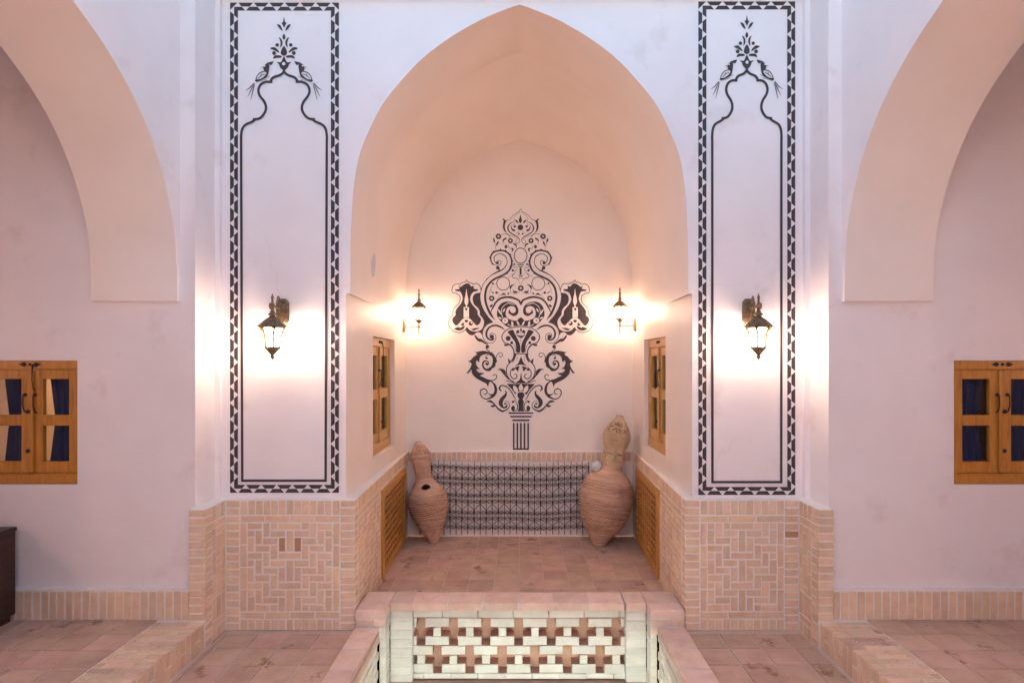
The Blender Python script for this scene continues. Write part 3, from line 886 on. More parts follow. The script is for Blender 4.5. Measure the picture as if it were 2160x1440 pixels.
m.zoom(1000, 560, 10.283)
m.stroke([(800, 0), (768, 90), (690, 175), (560, 238), (430, 300), (340, 380), (275, 480), (245, 600), (238, 700), (258, 820), (302, 940), (362, 1060), (455, 1182)], [32, 34, 36, 36, 40, 44, 46, 46, 48, 48, 48, 48, 4])
m.stroke([(690, 0), (660, 50), (600, 105), (470, 165), (370, 220), (290, 290), (210, 390), (175, 460), (158, 535)], [14, 16, 14, 14, 12, 14, 16, 16, 16])
m.stroke([(362, 1030), (385, 950), (420, 890), (470, 802), (560, 722), (680, 687), (800, 690), (920, 730), (985, 765)], [4, 26, 34, 38, 42, 42, 44, 40, 36])
m.fill([(985, 745), (1015, 780), (1047, 745), (1068, 770), (1060, 795), (1015, 868), (970, 795), (962, 770)], 0, False, 1)
m.fill([(500, 1000), (528, 900), (590, 820), (700, 780), (830, 800), (920, 860), (962, 960), (945, 1055), (860, 1098), (790, 1062), (742, 1020), (772, 945), (785, 1000), (840, 1035), (890, 1010), (905, 950), (870, 892), (790, 880), (720, 920), (690, 1000), (690, 1080), (740, 1150), (850, 1190), (930, 1190), (1014, 1118), (1014, 1295), (850, 1310), (760, 1342), (640, 1270), (560, 1180), (500, 1100)], 0, True, 2)
m.stroke([(625, 1135), (590, 1010), (620, 900), (720, 822), (800, 825), (885, 852)], [14, 16, 14, 14, 20, 8], 1)
m.fill([(515, 948), (560, 975), (590, 1070), (545, 1020)], 1); m.fill([(520, 1120), (570, 1118), (605, 1160), (560, 1155)], 1); m.fill([(675, 925), (660, 990), (620, 1010), (640, 950)], 1)
m.disc(675, 1195, 66, 1); m.disc(670, 1190, 14, 2)
m.stroke([(730, 1270), (780, 1300), (840, 1310)], [20, 16, 10], 1)
m.fill([(812, 1200), (850, 1235), (852, 1305), (810, 1285)], 1); m.fill([(920, 1192), (960, 1225), (990, 1285), (945, 1280)], 1)
m.ring(632, 392, 140, 142, 16); m.flower(382, 712, 62); m.flower(1013, 492, 66, False)
m.fill([(566, 660), (610, 610), (650, 597), (698, 637), (620, 637)]); m.fill([(780, 525), (773, 460), (800, 428), (882, 403), (850, 432), (817, 462)])
m.fill([(843, 505), (857, 550), (890, 552), (947, 570), (910, 597), (850, 588)]); m.stroke([(790, 520), (800, 580), (870, 615), (950, 595), (985, 560)], 6)
m.disc(488, 588, 27); m.stroke([(505, 575), (548, 620), (535, 680), (490, 722)], 6)
m.fill([(368, 505), (382, 560), (438, 590), (420, 607), (375, 570)]); m.stroke([(400, 440), (355, 510), (335, 635)], 6)
m.disc(408, 390, 22); m.stroke([(415, 408), (440, 410), (470, 400)], 5)
m.fill([(338, 893), (350, 863), (397, 838), (402, 870), (370, 903)]); m.disc(740, 610, 20); m.stroke([(735, 600), (750, 585), (790, 585)], 5)
m.stroke([(845, 190), (838, 260), (940, 300), (1005, 405)], 6)
m.zoom(940, 580, 10.283)
m.fill([(755, 300), (758, 380), (680, 390), (620, 420), (590, 480), (590, 560), (620, 640), (690, 700), (740, 780), (745, 860), (800, 930), (832, 1000), (827, 1080), (790, 1170), (720, 1210), (620, 1225), (520, 1190), (465, 1130), (430, 1180), (470, 1250), (540, 1303), (620, 1290), (680, 1240), (760, 1255), (803, 1320), (808, 1230), (840, 1150), (900, 1080), (980, 1040), (1032, 1025), (940, 920), (850, 790), (780, 640), (750, 460), (778, 320)], 0, True, 2)
m.stroke([(452, 108), (430, 145), (340, 175), (318, 205), (240, 195), (170, 230), (140, 300), (150, 380), (230, 400), (300, 450), (315, 520), (290, 610), (210, 690), (160, 780), (155, 865), (90, 930), (65, 1020), (80, 1110), (150, 1200), (260, 1245), (350, 1235), (432, 1180)], 14)
m.stroke([(452, 108), (480, 145), (560, 175), (590, 195), (680, 185), (740, 230), (762, 300)], 15)
m.fill([(460, 180), (400, 205), (350, 240), (320, 260), (272, 238), (305, 300), (198, 318), (240, 352), (310, 355), (350, 420), (372, 520), (330, 620), (255, 710), (210, 790), (215, 870), (150, 930), (150, 1010), (200, 1080), (250, 1090), (330, 1000), (400, 930), (500, 930), (570, 990), (650, 1075), (690, 1090), (750, 1030), (765, 950), (700, 870), (690, 780), (640, 710), (580, 640), (530, 540), (550, 440), (600, 370), (695, 342), (692, 308), (610, 300), (612, 236), (550, 250), (520, 200)], 0, True, 2)
m.fill([(452, 295), (470, 420), (492, 520), (492, 600), (465, 660), (463, 705), (439, 705), (440, 660), (413, 600), (413, 520), (435, 420)], 1)
m.fill([(392, 698), (507, 698), (507, 918), (392, 918)], 1, True, 1); m.fill([(412, 718), (482, 718), (447, 785)], 2, True, 1)
m.disc(366, 1065, 36); m.disc(546, 1050, 46); m.disc(350, 1050, 16, 1); m.disc(562, 1036, 20, 1)
m.fill([(188, 1168), (270, 1128), (320, 1142), (412, 1098), (385, 1172), (290, 1203)]); m.fill([(498, 1128), (560, 1170), (640, 1148), (735, 1150), (650, 1188), (590, 1198)]); m.fill([(408, 990), (450, 968), (492, 990), (450, 1032)])
m.zoom(970, 680, 9.6)
m.stroke([(912, 152), (830, 92), (730, 60), (640, 75), (570, 130), (537, 210), (547, 290), (592, 340), (650, 352), (690, 320)], [8, 34, 36, 34, 36, 38, 36, 32, 34, 40])
m.disc(648, 288, 44)
m.stroke([(600, 270), (620, 225), (680, 222), (727, 270), (722, 350), (670, 407), (590, 417), (520, 380), (470, 310), (460, 250)], 11)
m.fill([(295, 253), (330, 270), (370, 318), (440, 335), (500, 388), (575, 438), (520, 438), (440, 392), (380, 384), (318, 322)])
m.fill([(110, 150), (150, 170), (210, 200), (270, 205), (300, 240), (240, 258), (180, 235)])
m.stroke([(1238, 83), (1080, 100), (960, 145), (877, 220), (850, 300), (877, 370), (922, 420), (1000, 442), (1060, 500), (1095, 580), (1092, 690), (1052, 770), (1000, 825), (952, 900), (942, 990), (962, 1080), (1020, 1160), (1095, 1205)], [16, 18, 18, 18, 20, 20, 20, 28, 26, 22, 24, 24, 20, 20, 20, 22, 24, 26])
m.fill([(900, 440), (960, 445), (1000, 450), (950, 474), (905, 474)])
m.fill([(1075, 148), (1110, 215), (1150, 300), (1190, 380), (1222, 470), (1218, 602), (1148, 602), (1140, 500), (1120, 400), (1070, 330), (1010, 245), (968, 190), (1020, 158)], 0, True, 2)
m.fill([(1238, 105), (1257, 150), (1238, 192), (1220, 150)], 0, False); m.disc(1175, 187, 32); m.stroke([(1148, 180), (1160, 260), (1212, 292)], 12)
m.fill([(1178, 255), (1238, 272), (1298, 255), (1284, 290), (1238, 312), (1193, 290)], 0, False)
m.stroke([(1238, 190), (1238, 420)], 6, 0, False)
m.disc(978, 322, 50); m.disc(1050, 410, 30); m.stroke([(1090, 440), (1130, 520), (1135, 602)], 8)
m.rect(1092, 626, 1385, 643)
m.fill([(1095, 640), (1142, 645), (1122, 720), (1082, 792), (1058, 800), (1090, 720)])
m.fill([(1238, 690), (1265, 760), (1300, 830), (1360, 880), (1238, 848), (1116, 880), (1176, 830), (1210, 760)], 0, False, 2)
m.stroke([(1170, 700), (1150, 770)], 6)
m.stroke([(1095, 900), (1032, 980), (1022, 1060), (1060, 1122), (1110, 1140), (1155, 1100), (1142, 1050), (1098, 1045)], [10, 18, 20, 20, 20, 20, 16, 10])
m.fill([(1238, 1005), (1252, 1100), (1272, 1170), (1340, 1216), (1136, 1216), (1203, 1170), (1225, 1100)], 0, False, 2)
m.fill([(1110, 915), (1200, 880), (1190, 945), (1170, 990), (1140, 950)]); m.fill([(1050, 960), (1085, 925), (1120, 945), (1080, 975)])
m.stroke([(928, 1200), (955, 1172), (1010, 1200), (1100, 1219), (1240, 1222)], [10, 14, 16, 16, 16])
m.fill([(762, 962), (800, 933), (870, 940), (922, 980), (938, 1060), (995, 1155), (960, 1132), (880, 1040), (830, 978), (800, 955)]); m.fill([(968, 732), (1002, 750), (1028, 790), (1002, 832), (968, 885), (985, 800)])
m.fill([(290, 588), (330, 600), (460, 570), (560, 588), (655, 608), (600, 638), (520, 640), (440, 668), (402, 720), (388, 808), (350, 765), (330, 790), (332, 850), (370, 910), (414, 935), (350, 942), (340, 965), (390, 1015), (495, 1022), (430, 1062), (405, 1075), (480, 1110), (560, 1148), (645, 1168), (605, 1205), (585, 1240), (570, 1308), (540, 1240), (450, 1192), (340, 1132), (248, 1035), (232, 945), (190, 1015), (135, 1025), (200, 940), (240, 828), (168, 786), (220, 762), (280, 692), (350, 642)], 0, True, 2)
m.fill([(640, 598), (692, 650), (722, 700), (755, 780), (722, 832), (718, 890), (650, 935), (610, 982), (540, 978), (480, 942), (448, 870), (460, 798), (510, 763), (572, 780), (592, 830), (562, 872), (538, 862), (572, 828), (545, 787), (500, 802), (480, 850), (500, 910), (550, 935), (610, 905), (650, 860), (667, 780), (660, 720), (640, 680), (590, 650), (620, 622)], 0, True, 2)
m.disc(540, 835, 24)
m.disc(557, 490, 36); m.stroke([(530, 480), (542, 540), (605, 592)], 16); m.stroke([(735, 732), (745, 670), (790, 620), (840, 615), (866, 660), (840, 697), (805, 690), (802, 660)], 13)
m.stroke([(600, 650), (540, 670), (515, 720)], 12); m.disc(545, 722, 22)
m.stroke([(620, 1180), (700, 1160), (745, 1110), (735, 1062), (690, 1055), (662, 1085)], [24, 20, 18, 16, 16, 8])
m.zoom(980, 780, 8.0)
m.stroke([(440, 185), (500, 240), (525, 310), (520, 380), (480, 440), (420, 475), (360, 490), (300, 462), (265, 400), (275, 340), (330, 315), (375, 345), (375, 395), (345, 410), (325, 395)], [12, 32, 44, 46, 40, 26, 18, 16, 18, 18, 18, 16, 16, 13, 6])
m.fill([(398, 388), (440, 410), (492, 400), (482, 442), (420, 422)])
m.fill([(368, 535), (410, 513), (450, 513), (502, 560), (562, 630), (640, 680), (702, 668), (640, 712), (568, 672), (518, 612), (468, 562), (420, 542)]); m.fill([(438, 610), (480, 588), (522, 600), (480, 628)])
m.stroke([(640, 692), (710, 670), (755, 610), (745, 550), (700, 525), (658, 542)], [26, 20, 12, 10, 8, 4])
m.fill([(678, 343), (712, 370), (707, 440), (662, 500), (642, 560), (660, 622), (700, 602), (714, 562), (690, 582), (664, 580), (680, 553), (718, 570), (717, 632), (660, 648), (600, 612), (573, 550), (600, 480), (650, 430), (690, 390)], 0, True, 2)
m.stroke([(622, 355), (590, 320), (600, 280), (640, 260), (720, 290), (790, 370), (840, 460), (872, 515)], [16, 28, 24, 20, 20, 18, 16, 6])
m.fill([(708, 234), (1189, 234), (1100, 330), (1042, 424), (1020, 390), (990, 360), (950, 350), (910, 360), (870, 390), (850, 404), (790, 320)], 0, False, 1)
m.fill([(950, 236), (985, 290), (975, 342), (925, 342), (915, 290)], 1, False); m.fill([(833, 256), (892, 310), (897, 372), (850, 372), (818, 310)], 1)
m.fill([(950, 373), (992, 380), (1012, 420), (997, 460), (977, 490), (1002, 530), (987, 600), (987, 650), (1012, 697), (888, 697), (913, 650), (913, 600), (898, 530), (923, 490), (903, 460), (888, 420), (908, 380)], 0, False, 1)
m.stroke([(805, 540), (830, 520), (870, 550), (895, 620), (880, 670), (840, 697)], [16, 12, 12, 16, 16, 12]); m.disc(815, 537, 20); m.fill([(790, 630), (820, 598), (848, 630), (838, 694), (810, 694), (788, 660)])
for q4 in (((738, 714), (1162, 714), (1155, 739), (745, 739)), ((763, 772), (1140, 772), (1120, 799), (780, 799)), ((795, 834), (1102, 834), (1086, 862), (814, 862))): m.fill(q4, 0, False, 1)
for x0_, x1_ in ((816, 843), (876, 904), (936, 964), (996, 1024), (1059, 1086)): m.rect(x0_, 894, x1_, 1320)
m.rect(816, 1318, 1086, 1344)
mo = m.build("painted_vase_mural", AL, PLV)
mo["label"] = "dark painted vase, scroll and candle motif on the alcove back wall"

# the two tall painted panels
def pilaster_paint(box, axis, nx, ny, zm, line_x, yb, fa=1.0, fo=1.0):
    p = Paint(YP - .0003, axis)
    x0, x1, y0, y1 = box
    p.zoom(0, 0, 1.0)
    B = 16.7
    def side(P0, P1, n, inward):
        L = math.hypot(P1[0] - P0[0], P1[1] - P0[1]); d = ((P1[0] - P0[0]) / L, (P1[1] - P0[1]) / L)
        pch = L / n
        at = lambda t, w: (P0[0] + d[0] * t + inward[0] * w, P0[1] + d[1] * t + inward[1] * w)
        hb = B / 2
        for k in range(n - 1):                                # outer lane
            a = (k + .5) * pch + .9
            e = (k + 1.5) * pch - .9
            p.fill([at(a, 0), at(e, 0), at(e - hb * .82, hb - .3), at(a + hb * .82, hb - .3)], 0, False, 1)
        for k in range(1, n - 1):                             # inner lane
            a, e = k * pch + .9, (k + 1) * pch - .9
            p.fill([at(a, B), at(e, B), at(e - hb * .82, hb + .4), at(a + hb * .82, hb + .4)], 0, False, 1)
        for t0, sg in ((0, 1), (L, -1)):                      # corner pieces
            p.fill([at(t0, 0), at(t0 + sg * (.5 * pch - .9), 0), at(t0, .5 * pch - .9)], 0, False, 1) if inward[1] else None
            a = t0 + sg * (pch - .9)
            p.fill([at(t0 + sg * (hb + .4), hb + .4), at(a - sg * hb * .82, hb + .4), at(a, B), at(t0 + sg * B, B)], 0, False, 1)
    side((x0, y0), (x1, y0), nx, (0, 1)); side((x0, y1), (x1, y1), nx, (0, -1))
    side((x0, y0), (x0, y1), ny, (1, 0)); side((x1, y0), (x1, y1), ny, (-1, 0))
    # ornament and arch line
    p.zoom(*zm, fa)
    p.stroke([(507, 655), (497, 690), (460, 718), (400, 738), (370, 765), (362, 797)], [20, 26, 27, 27, 27, 24], 0)
    p.stroke([(380, 790), (310, 790), (255, 820), (230, 880), (245, 940), (290, 1000), (312, 1060), (300, 1120), (250, 1180), (190, 1195)], 27)
    p.stroke([(176, 1182), (185, 1212)], 18)
    p.stroke([(200, 1193), (160, 1222), (90, 1255), (55, 1300), (42, 1370), (42, 1440)], 27)
    p.zoom(*zm, fo)
    p.fill([(507, 83), (520, 145), (536, 150), (508, 204), (480, 150), (496, 145)], 0, False, 1)
    p.fill([(432, 166), (470, 180), (492, 238), (458, 210)])
    p.fill([(507, 268), (524, 305), (507, 334), (489, 305)], 0, False); p.fill([(452, 305), (487, 340), (489, 385), (467, 418), (470, 360)])
    p.disc(433, 390, 19); p.fill([(357, 427), (400, 413), (442, 445), (454, 475), (410, 452)]); p.disc(400, 478, 21)
    p.fill([(388, 538), (410, 503), (472, 505), (480, 526), (430, 528)])
    p.fill([(507, 402), (536, 450), (537, 490), (507, 507), (475, 490), (477, 450)], 0, False)
    p.fill([(507, 512), (530, 560), (547, 580), (588, 573), (561, 600), (550, 632), (507, 668), (464, 632), (453, 600), (428, 573), (467, 580), (484, 560)], 0, False, 2)
    p.disc(507, 597, 18, 1, False)
    p.fill([(347, 605), (347, 640), (337, 700), (312, 747), (205, 788), (198, 765), (250, 760), (300, 725), (318, 692), (288, 665), (284, 630), (300, 603), (325, 595)], 0, True, 2)
    p.stroke([(203, 772), (215, 730), (250, 690), (302, 675)], 9); p.stroke([(228, 752), (270, 715), (307, 710)], 6); p.stroke([(255, 735), (262, 700)], 5)
    p.fill([(312, 590), (392, 566), (370, 607), (345, 600)]); p.disc(300, 620, 9, 1); p.stroke([(284, 632), (262, 632)], 6)
    for t in ([(180, 800), (140, 850), (93, 882)], [(184, 805), (150, 880), (113, 952)], [(190, 810), (170, 890), (146, 988)]): p.stroke(t, [5, 9, 3])
    p.stroke([(210, 792), (260, 776), (320, 762)], 4); p.stroke([(322, 745), (352, 728)], 4)
    p.zoom(0, 0, 1.0)
    xl = axis + (zm[0] + 42 / zm[2] - axis) * fa; yt = zm[1] + 1436 / zm[2]
    p.stroke([(xl, yt), (xl + line_x, yb + 2.6)], 5.2); p.rect(xl + line_x, yb - 2.6, 2 * axis - xl - line_x, yb + 2.6)
    return p
pp = pilaster_paint((485.5, 715, 6.5, 1038.5), 599.3, 7, 30, (500.8, 20, 5.145), 2.5, 1013)
o = pp.build("painted_panel", AL); o["label"] = "tall painted panel with zigzag border and two birds left of the arch"
pp = pilaster_paint((1473, 1677, 4, 1043), 1575.0, 6, 30, (1575.0 - 507 / 5.10, 15.7, 5.10), 0.5, 1016, .80, .93)
o = pp.build("painted_panel", AL); o["label"] = "narrower painted panel with zigzag border and two birds right of the arch"

# ------------------------------------------------------------------ windows
def window(name, label, M, Wd, Hd, fr_side=.030, fr_top=.063, sill=.080, curtain=CU, gap=True, hook=1, depth=.0, mirror=False, wood=None, glass=None):
    """local x right, y up, z out of the wall; origin at the lower left corner of the opening, on the frame's front"""
    wood, glass = wood or WD, glass or GLASS
    w = root(name, M.translation, label, "window")
    g = G()
    g.bbox(0, Wd, 0, sill, -.08, .0, .004, M); g.bbox(0, Wd, Hd - fr_top, Hd, -.08, .0, .004, M)
    g.bbox(0, fr_side, sill, Hd - fr_top, -.08, -.0005, .004, M); g.bbox(Wd - fr_side, Wd, sill, Hd - fr_top, -.08, -.0005, .004, M)
    g.bbox(fr_side, Wd - fr_side, Hd - fr_top - .008, Hd - fr_top + .001, -.06, -.010, .002, M)
    add("frame", g.mesh("frame"), wood, w)
    add("sill_lip", G().bbox(.002, Wd - .002, .006, sill - .012, -.01, .006, .003, M).mesh("sill_lip"), wood, w)
    y0, y1 = sill + .001, Hd - fr_top - .008
    xm = Wd / 2
    sc_ = (y1 - y0) / .775
    for sd in (0, 1):
        xa_, xb_ = (fr_side + .001, xm - .002) if sd == 0 else (xm + .002, Wd - fr_side - .001)
        so, si = .048, .066 + .012                             # outer, inner stiles
        xl, xr = (xa_ + so, xb_ - si) if sd == 0 else (xa_ + si, xb_ - so)
        tr, mr_, br = .068 * sc_, .081 * sc_, .085 * sc_
        mid = (y0 + br + y1 - tr) / 2
        zf, zb = -.014, -.055
        g = G()
        g.bbox(xa_, xl, y0, y1, zb, zf, .004, M); g.bbox(xr, xb_, y0, y1, zb, zf, .004, M)
        g.bbox(xl - .001, xr + .001, y0, y0 + br, zb, zf - .0008, .004, M); g.bbox(xl - .001, xr + .001, y1 - tr, y1, zb, zf - .0008, .004, M)
        g.bbox(xl - .001, xr + .001, mid - mr_ / 2, mid + mr_ / 2, zb, zf - .0008, .004, M)
        sash = add("sash", g.mesh("sash"), wood, w)
        for a, b in ((y0 + br, mid - mr_ / 2), (mid + mr_ / 2, y1 - tr)):
            add("pane", G().box(xl - .004, xr + .004, a - .004, b + .004, -.046, -.042, M).mesh("pane"), glass, sash)
        # handle and knobs
        hx = xb_ - .036 if sd == 0 else xa_ + .036
        hy = y0 + (y1 - y0) * .60
        hl = .125 * sc_
        g = G().tube([(hx, hy + hl * .98, -.014), (hx, hy + hl, .012), (hx, hy + hl * .9, .020), (hx, hy + hl * .3, .020), (hx, hy, .006), (hx, hy - .012, -.012)], [.006, .007, .0042, .0042, .0045, .005], 8, M)
        g.lathe([(.0, -.014), (.012, -.012), (.012, -.004), (.0, .004)], 10, M @ Matrix.Translation((hx, hy + hl, .01)))
        add("handle", g.mesh("handle", smooth=True), HW, sash)
    g = G().bbox(xm - .021, xm + .021, y0 + .002, y1 - .002, -.013, .008, .008, M)
    ast = add("astragal", g.mesh("astragal"), wood, w)
    for f in (.60, .22):
        Mk = M @ Matrix.Translation((xm, y0 + (y1 - y0) * f, .008))
        add("knob", G().lathe([(.006, 0), (.007, .006), (.015, .010), (.016, .018), (.008, .025), (.0, .026)], 12, Mk).mesh("knob", smooth=True), HW, ast)
    # hasp on the head of the frame
    g = G()
    yh = Hd - fr_top * .45
    for dx, r_ in ((-.045, .017), (0, .012), (.045, .017)):
        g.lathe([(r_, 0), (r_ * .9, .006), (.003, .011), (0, .012)], 8, M @ Matrix.Translation((xm + dx, yh, .001)))
    for sg in (-1, 1):
        g.poly([M @ Vector((xm + sg * .058, yh - .012, .003)), M @ Vector((xm + sg * .088, yh, .002)), M @ Vector((xm + sg * .058, yh + .012, .003))])
    hp = add("hasp", g.mesh("hasp"), HW, w)
    if hook:
        hx = xm + .03
        g = G().tube([(hx, yh, .012), (hx + .003, yh - .05, .024), (hx + .002, yh - .12, .024), (hx + .012, yh - .185, .02), (hx + .020, yh - .19, .012)], [.006, .0042, .0038, .0042, .007], 8, M)
        add("hook", g.mesh("hook", smooth=True), HW, hp)
    # curtains behind the glass, gathered at mid height
    for sd in (0, 1):
        g = G()
        n, mrow = 26, 20
        for j in range(mrow + 1):
            v = j / mrow
            t = abs(v - .52) / .52
            wid = ((.223 + .075 * t) if sd == 1 else (.150 + .065 * t)) if gap else .46
            for i in range(n + 1):
                u = i / n
                if sd == 1: x = Wd * (.98 - (wid + .11) * (1 - u)) if gap else Wd * (.52 + .46 * u)
                else: x = Wd * (.30 - wid * (1 - u)) if gap else Wd * (.02 + .46 * u)
                if mirror: x = Wd - x
                z = (-.115 if gap else -.080) + .014 * math.sin(u * 34 + v * 1.3 + sd) * (.6 + .4 * t) + .006 * math.sin(u * 71)
                g.v.append(tuple(M @ Vector((x, .03 + (Hd - .06) * v, z))))
        for j in range(mrow):
            for i in range(n):
                a = j * (n + 1) + i
                g.f.append((a, a + 1, a + n + 2, a + n + 1))
        add("curtain", g.mesh("curtain", smooth=True), curtain, w)
    return w

for s in (-1, 1):
    D = SIDE[s]
    wc, hw = D['win'][0], abs(D['win'][1])
    Mw = Matrix(((1, 0, 0, wc - hw + .001), (0, 0, -1, YS + .006), (0, 1, 0, WZ0 + .001), (0, 0, 0, 1)))
    window("wooden_window", "honey-wood casement window with navy curtains in the %s bay wall" % WORD[s], Mw, 2 * hw - .002, WZ1 - WZ0 - .002, mirror=s > 0, hook=s < 0)
    # room behind the window
    g = G()
    x0_, x1_ = wc - .9, wc + .9
    for quad in ([(x0_, 6.2, .6), (x1_, 6.2, .6), (x1_, 6.2, 3), (x0_, 6.2, 3)], [(x0_, 4.665, .6), (x0_, 6.2, .6), (x0_, 6.2, 3), (x0_, 4.665, 3)],
                 [(x1_, 4.665, .6), (x1_, 6.2, .6), (x1_, 6.2, 3), (x1_, 4.665, 3)], [(x0_, 4.665, .6), (x1_, 4.665, .6), (x1_, 6.2, .6), (x0_, 6.2, .6)],
                 [(x0_, 4.665, 3), (x1_, 4.665, 3), (x1_, 6.2, 3), (x0_, 6.2, 3)]):
        g.poly(quad)
    struct(add("room", g.mesh("room"), PLI))
    if s < 0:
        bl = add("room_bulb", G().lathe([(.0, -.06), (.05, -.03), (.06, 0), (.05, .03), (.0, .06)], 12).mesh("room_bulb", smooth=True), BULB, None, Matrix.Translation((wc - .2, 5.4, 2.6)))
        bl["label"] = "lit bulb inside the room behind the left bay window"; bl["category"] = "bulb"
    # jamb windows
    xj = D['jf'] + s * .045
    Wj_, Hj_ = JW[1] - JW[0], JW[3] - JW[2]
    if s < 0: Mj = Matrix(((0, 0, 1, xj), (1, 0, 0, JW[0] + .001), (0, 1, 0, JW[2] + .001), (0, 0, 0, 1)))
    else: Mj = Matrix(((0, 0, -1, xj), (-1, 0, 0, JW[1] - .001), (0, 1, 0, JW[2] + .001), (0, 0, 0, 1)))
    window("wooden_window", "tall honey-wood casement window set in the %s alcove jamb above the vent" % WORD[s], Mj, Wj_ - .002, Hj_ - .002,
           .045, .085, .095, CW, False, 1 if s < 0 else 0, wood=WJ, glass=GLASS2)
    xr0, xr1 = sorted((D['jf'] + s * .161, D['jf'] + s * .75))
    g = G().box(xr0, xr1, 5.2, 6.9, 1.0, 2.6)
    g.f.pop(1 if s < 0 else 0)
    struct(add("room", g.mesh("room", fix=False), PLI))
    if s > 0:                                                 # chain hanging on the right jamb window
        g = G()
        Ml = Mj @ Matrix.Translation((Wj_ / 2 - .01, .80, .03))
        for k in range(7):
            a = [Vector((.010 * math.cos(t), .016 * math.sin(t) - k * .024, 0)) for t in [i * math.pi / 4 for i in range(9)]]
            if k % 2: a = [Vector((.0 + .0, p.y, p.x)) for p in a]
            g.tube(a, .0035, 5, Ml)
        ch = add("door_chain", g.mesh("door_chain", smooth=True), HW)
        ch["label"] = "short dark chain hanging on the right alcove window"; ch["category"] = "chain"

# ------------------------------------------------------------------ wall lanterns
def lantern_body(w, M, k, zr, lamp=None):
    """roof, glass, cage and cup; zr = height of the roof rim"""
    T_ = lambda z: M @ Matrix.Translation((0, 0, zr)) @ Matrix.Scale(k, 4)
    B = T_(0)
    g = G().lathe([(.107, 0), (.108, .006), (.096, .014), (.078, .030), (.058, .050), (.036, .066), (.022, .076), (.019, .09)], 16, B, flute=.035)
    g.lathe([(.0, -.012), (.092, -.012), (.100, -.002), (.06, .02), (0, .02)], 24, B)
    add("roof", g.mesh("roof"), BZ, w)
    g = G().lathe([(.019, .086), (.034, .092), (.034, .098), (.020, .106), (.016, .122), (.010, .128), (.017, .138), (.010, .15), (.014, .165), (.020, .172), (.009, .182), (.008, .215), (.012, .222), (.004, .245), (0, .26)], 12, B)
    add("finial", g.mesh("finial", smooth=True), BZ, w)
    gl = add("glass", G().lathe([(.066, -.012), (.062, -.05), (.055, -.10), (.050, -.145), (.044, -.158)], 12, B).mesh("glass", smooth=True), lamp or LAMP, w)
    g = G()
    for i in range(6):
        a = math.pi * 2 * (i + .5) / 6
        c, s_ = math.cos(a), math.sin(a)
        g.tube([(r * c, r * s_, z) for r, z in ((.092, -.010), (.078, -.028), (.068, -.06), (.060, -.11), (.054, -.15), (.050, -.17))], [.013, .0115, .0095, .0085, .0085, .010], 6, B)
    add("cage", g.mesh("cage"), BZ, w)
    g = G().lathe([(.0, -.152), (.056, -.152), (.058, -.160), (.050, -.172), (.032, -.192), (.018, -.208), (.010, -.216), (.018, -.226), (.016, -.236), (.006, -.246), (.0, -.262)], 12, B)
    add("cup", g.mesh("cup"), BZ, w)

def hang_lantern(M, label, lamp=None):
    """local x out of the wall, z up; the rim of the roof at z = 0"""
    w = root("wall_lantern", M.translation, label, "lantern", "wall lanterns on the painted panels")
    oct_ = [(-.050, .03), (-.032, 0), (.032, 0), (.050, .03), (.050, .18), (.030, .205), (-.030, .205), (-.050, .18)]
    g = G()
    for x, k in ((.0, 1.0), (.016, 1.0), (.024, .82)):
        g.v += [tuple(M @ Vector((x, p[0] * k, .03 + .1025 + (p[1] - .1025) * k))) for p in oct_]
    for r in range(2):
        for i in range(8): g.f.append((r * 8 + i, r * 8 + (i + 1) % 8, (r + 1) * 8 + (i + 1) % 8, (r + 1) * 8 + i))
    g.f.append(tuple(range(16, 24)))
    Mr = M @ Matrix.Translation((.024, 0, .165)) @ Matrix.Rotation(R(90), 4, 'Y')
    g.lathe([(.034, 0), (.034, .006), (.026, .014), (.016, .022), (.0, .022)], 16, Mr)
    add("backplate", g.mesh("backplate"), BZ, w)
    g = G()
    g.tube([(.03, 0, .165), (.08, 0, .160), (.13, 0, .158), (.165, 0, .160), (.20, 0, .158)], [.012, .010, .011, .009, .012], 8, M)
    g.tube([Vector(p) for p in crom([(.05, 0, .165), (.062, 0, .215), (.085, 0, .245), (.105, 0, .232), (.112, 0, .19), (.10, 0, .165)], 5)], .006, 6, M)
    g.tube(crom([(.21, 0, .16), (.232, 0, .175), (.248, 0, .165), (.245, 0, .142), (.235, 0, .138)], 5), .007, 6, M)
    g.tube(crom([(.06, 0, .155), (.075, 0, .12), (.085, 0, .075), (.078, 0, .055)], 5), .006, 6, M)
    g.lathe([(.013, 0), (.016, .02), (.010, .04)], 8, M @ Matrix.Translation((.20, 0, .085)))
    add("arm", g.mesh("arm", smooth=True), BZ, w)
    lantern_body(w, M @ Matrix.Translation((.20, 0, 0)), 1.0, 0, lamp)
    return w
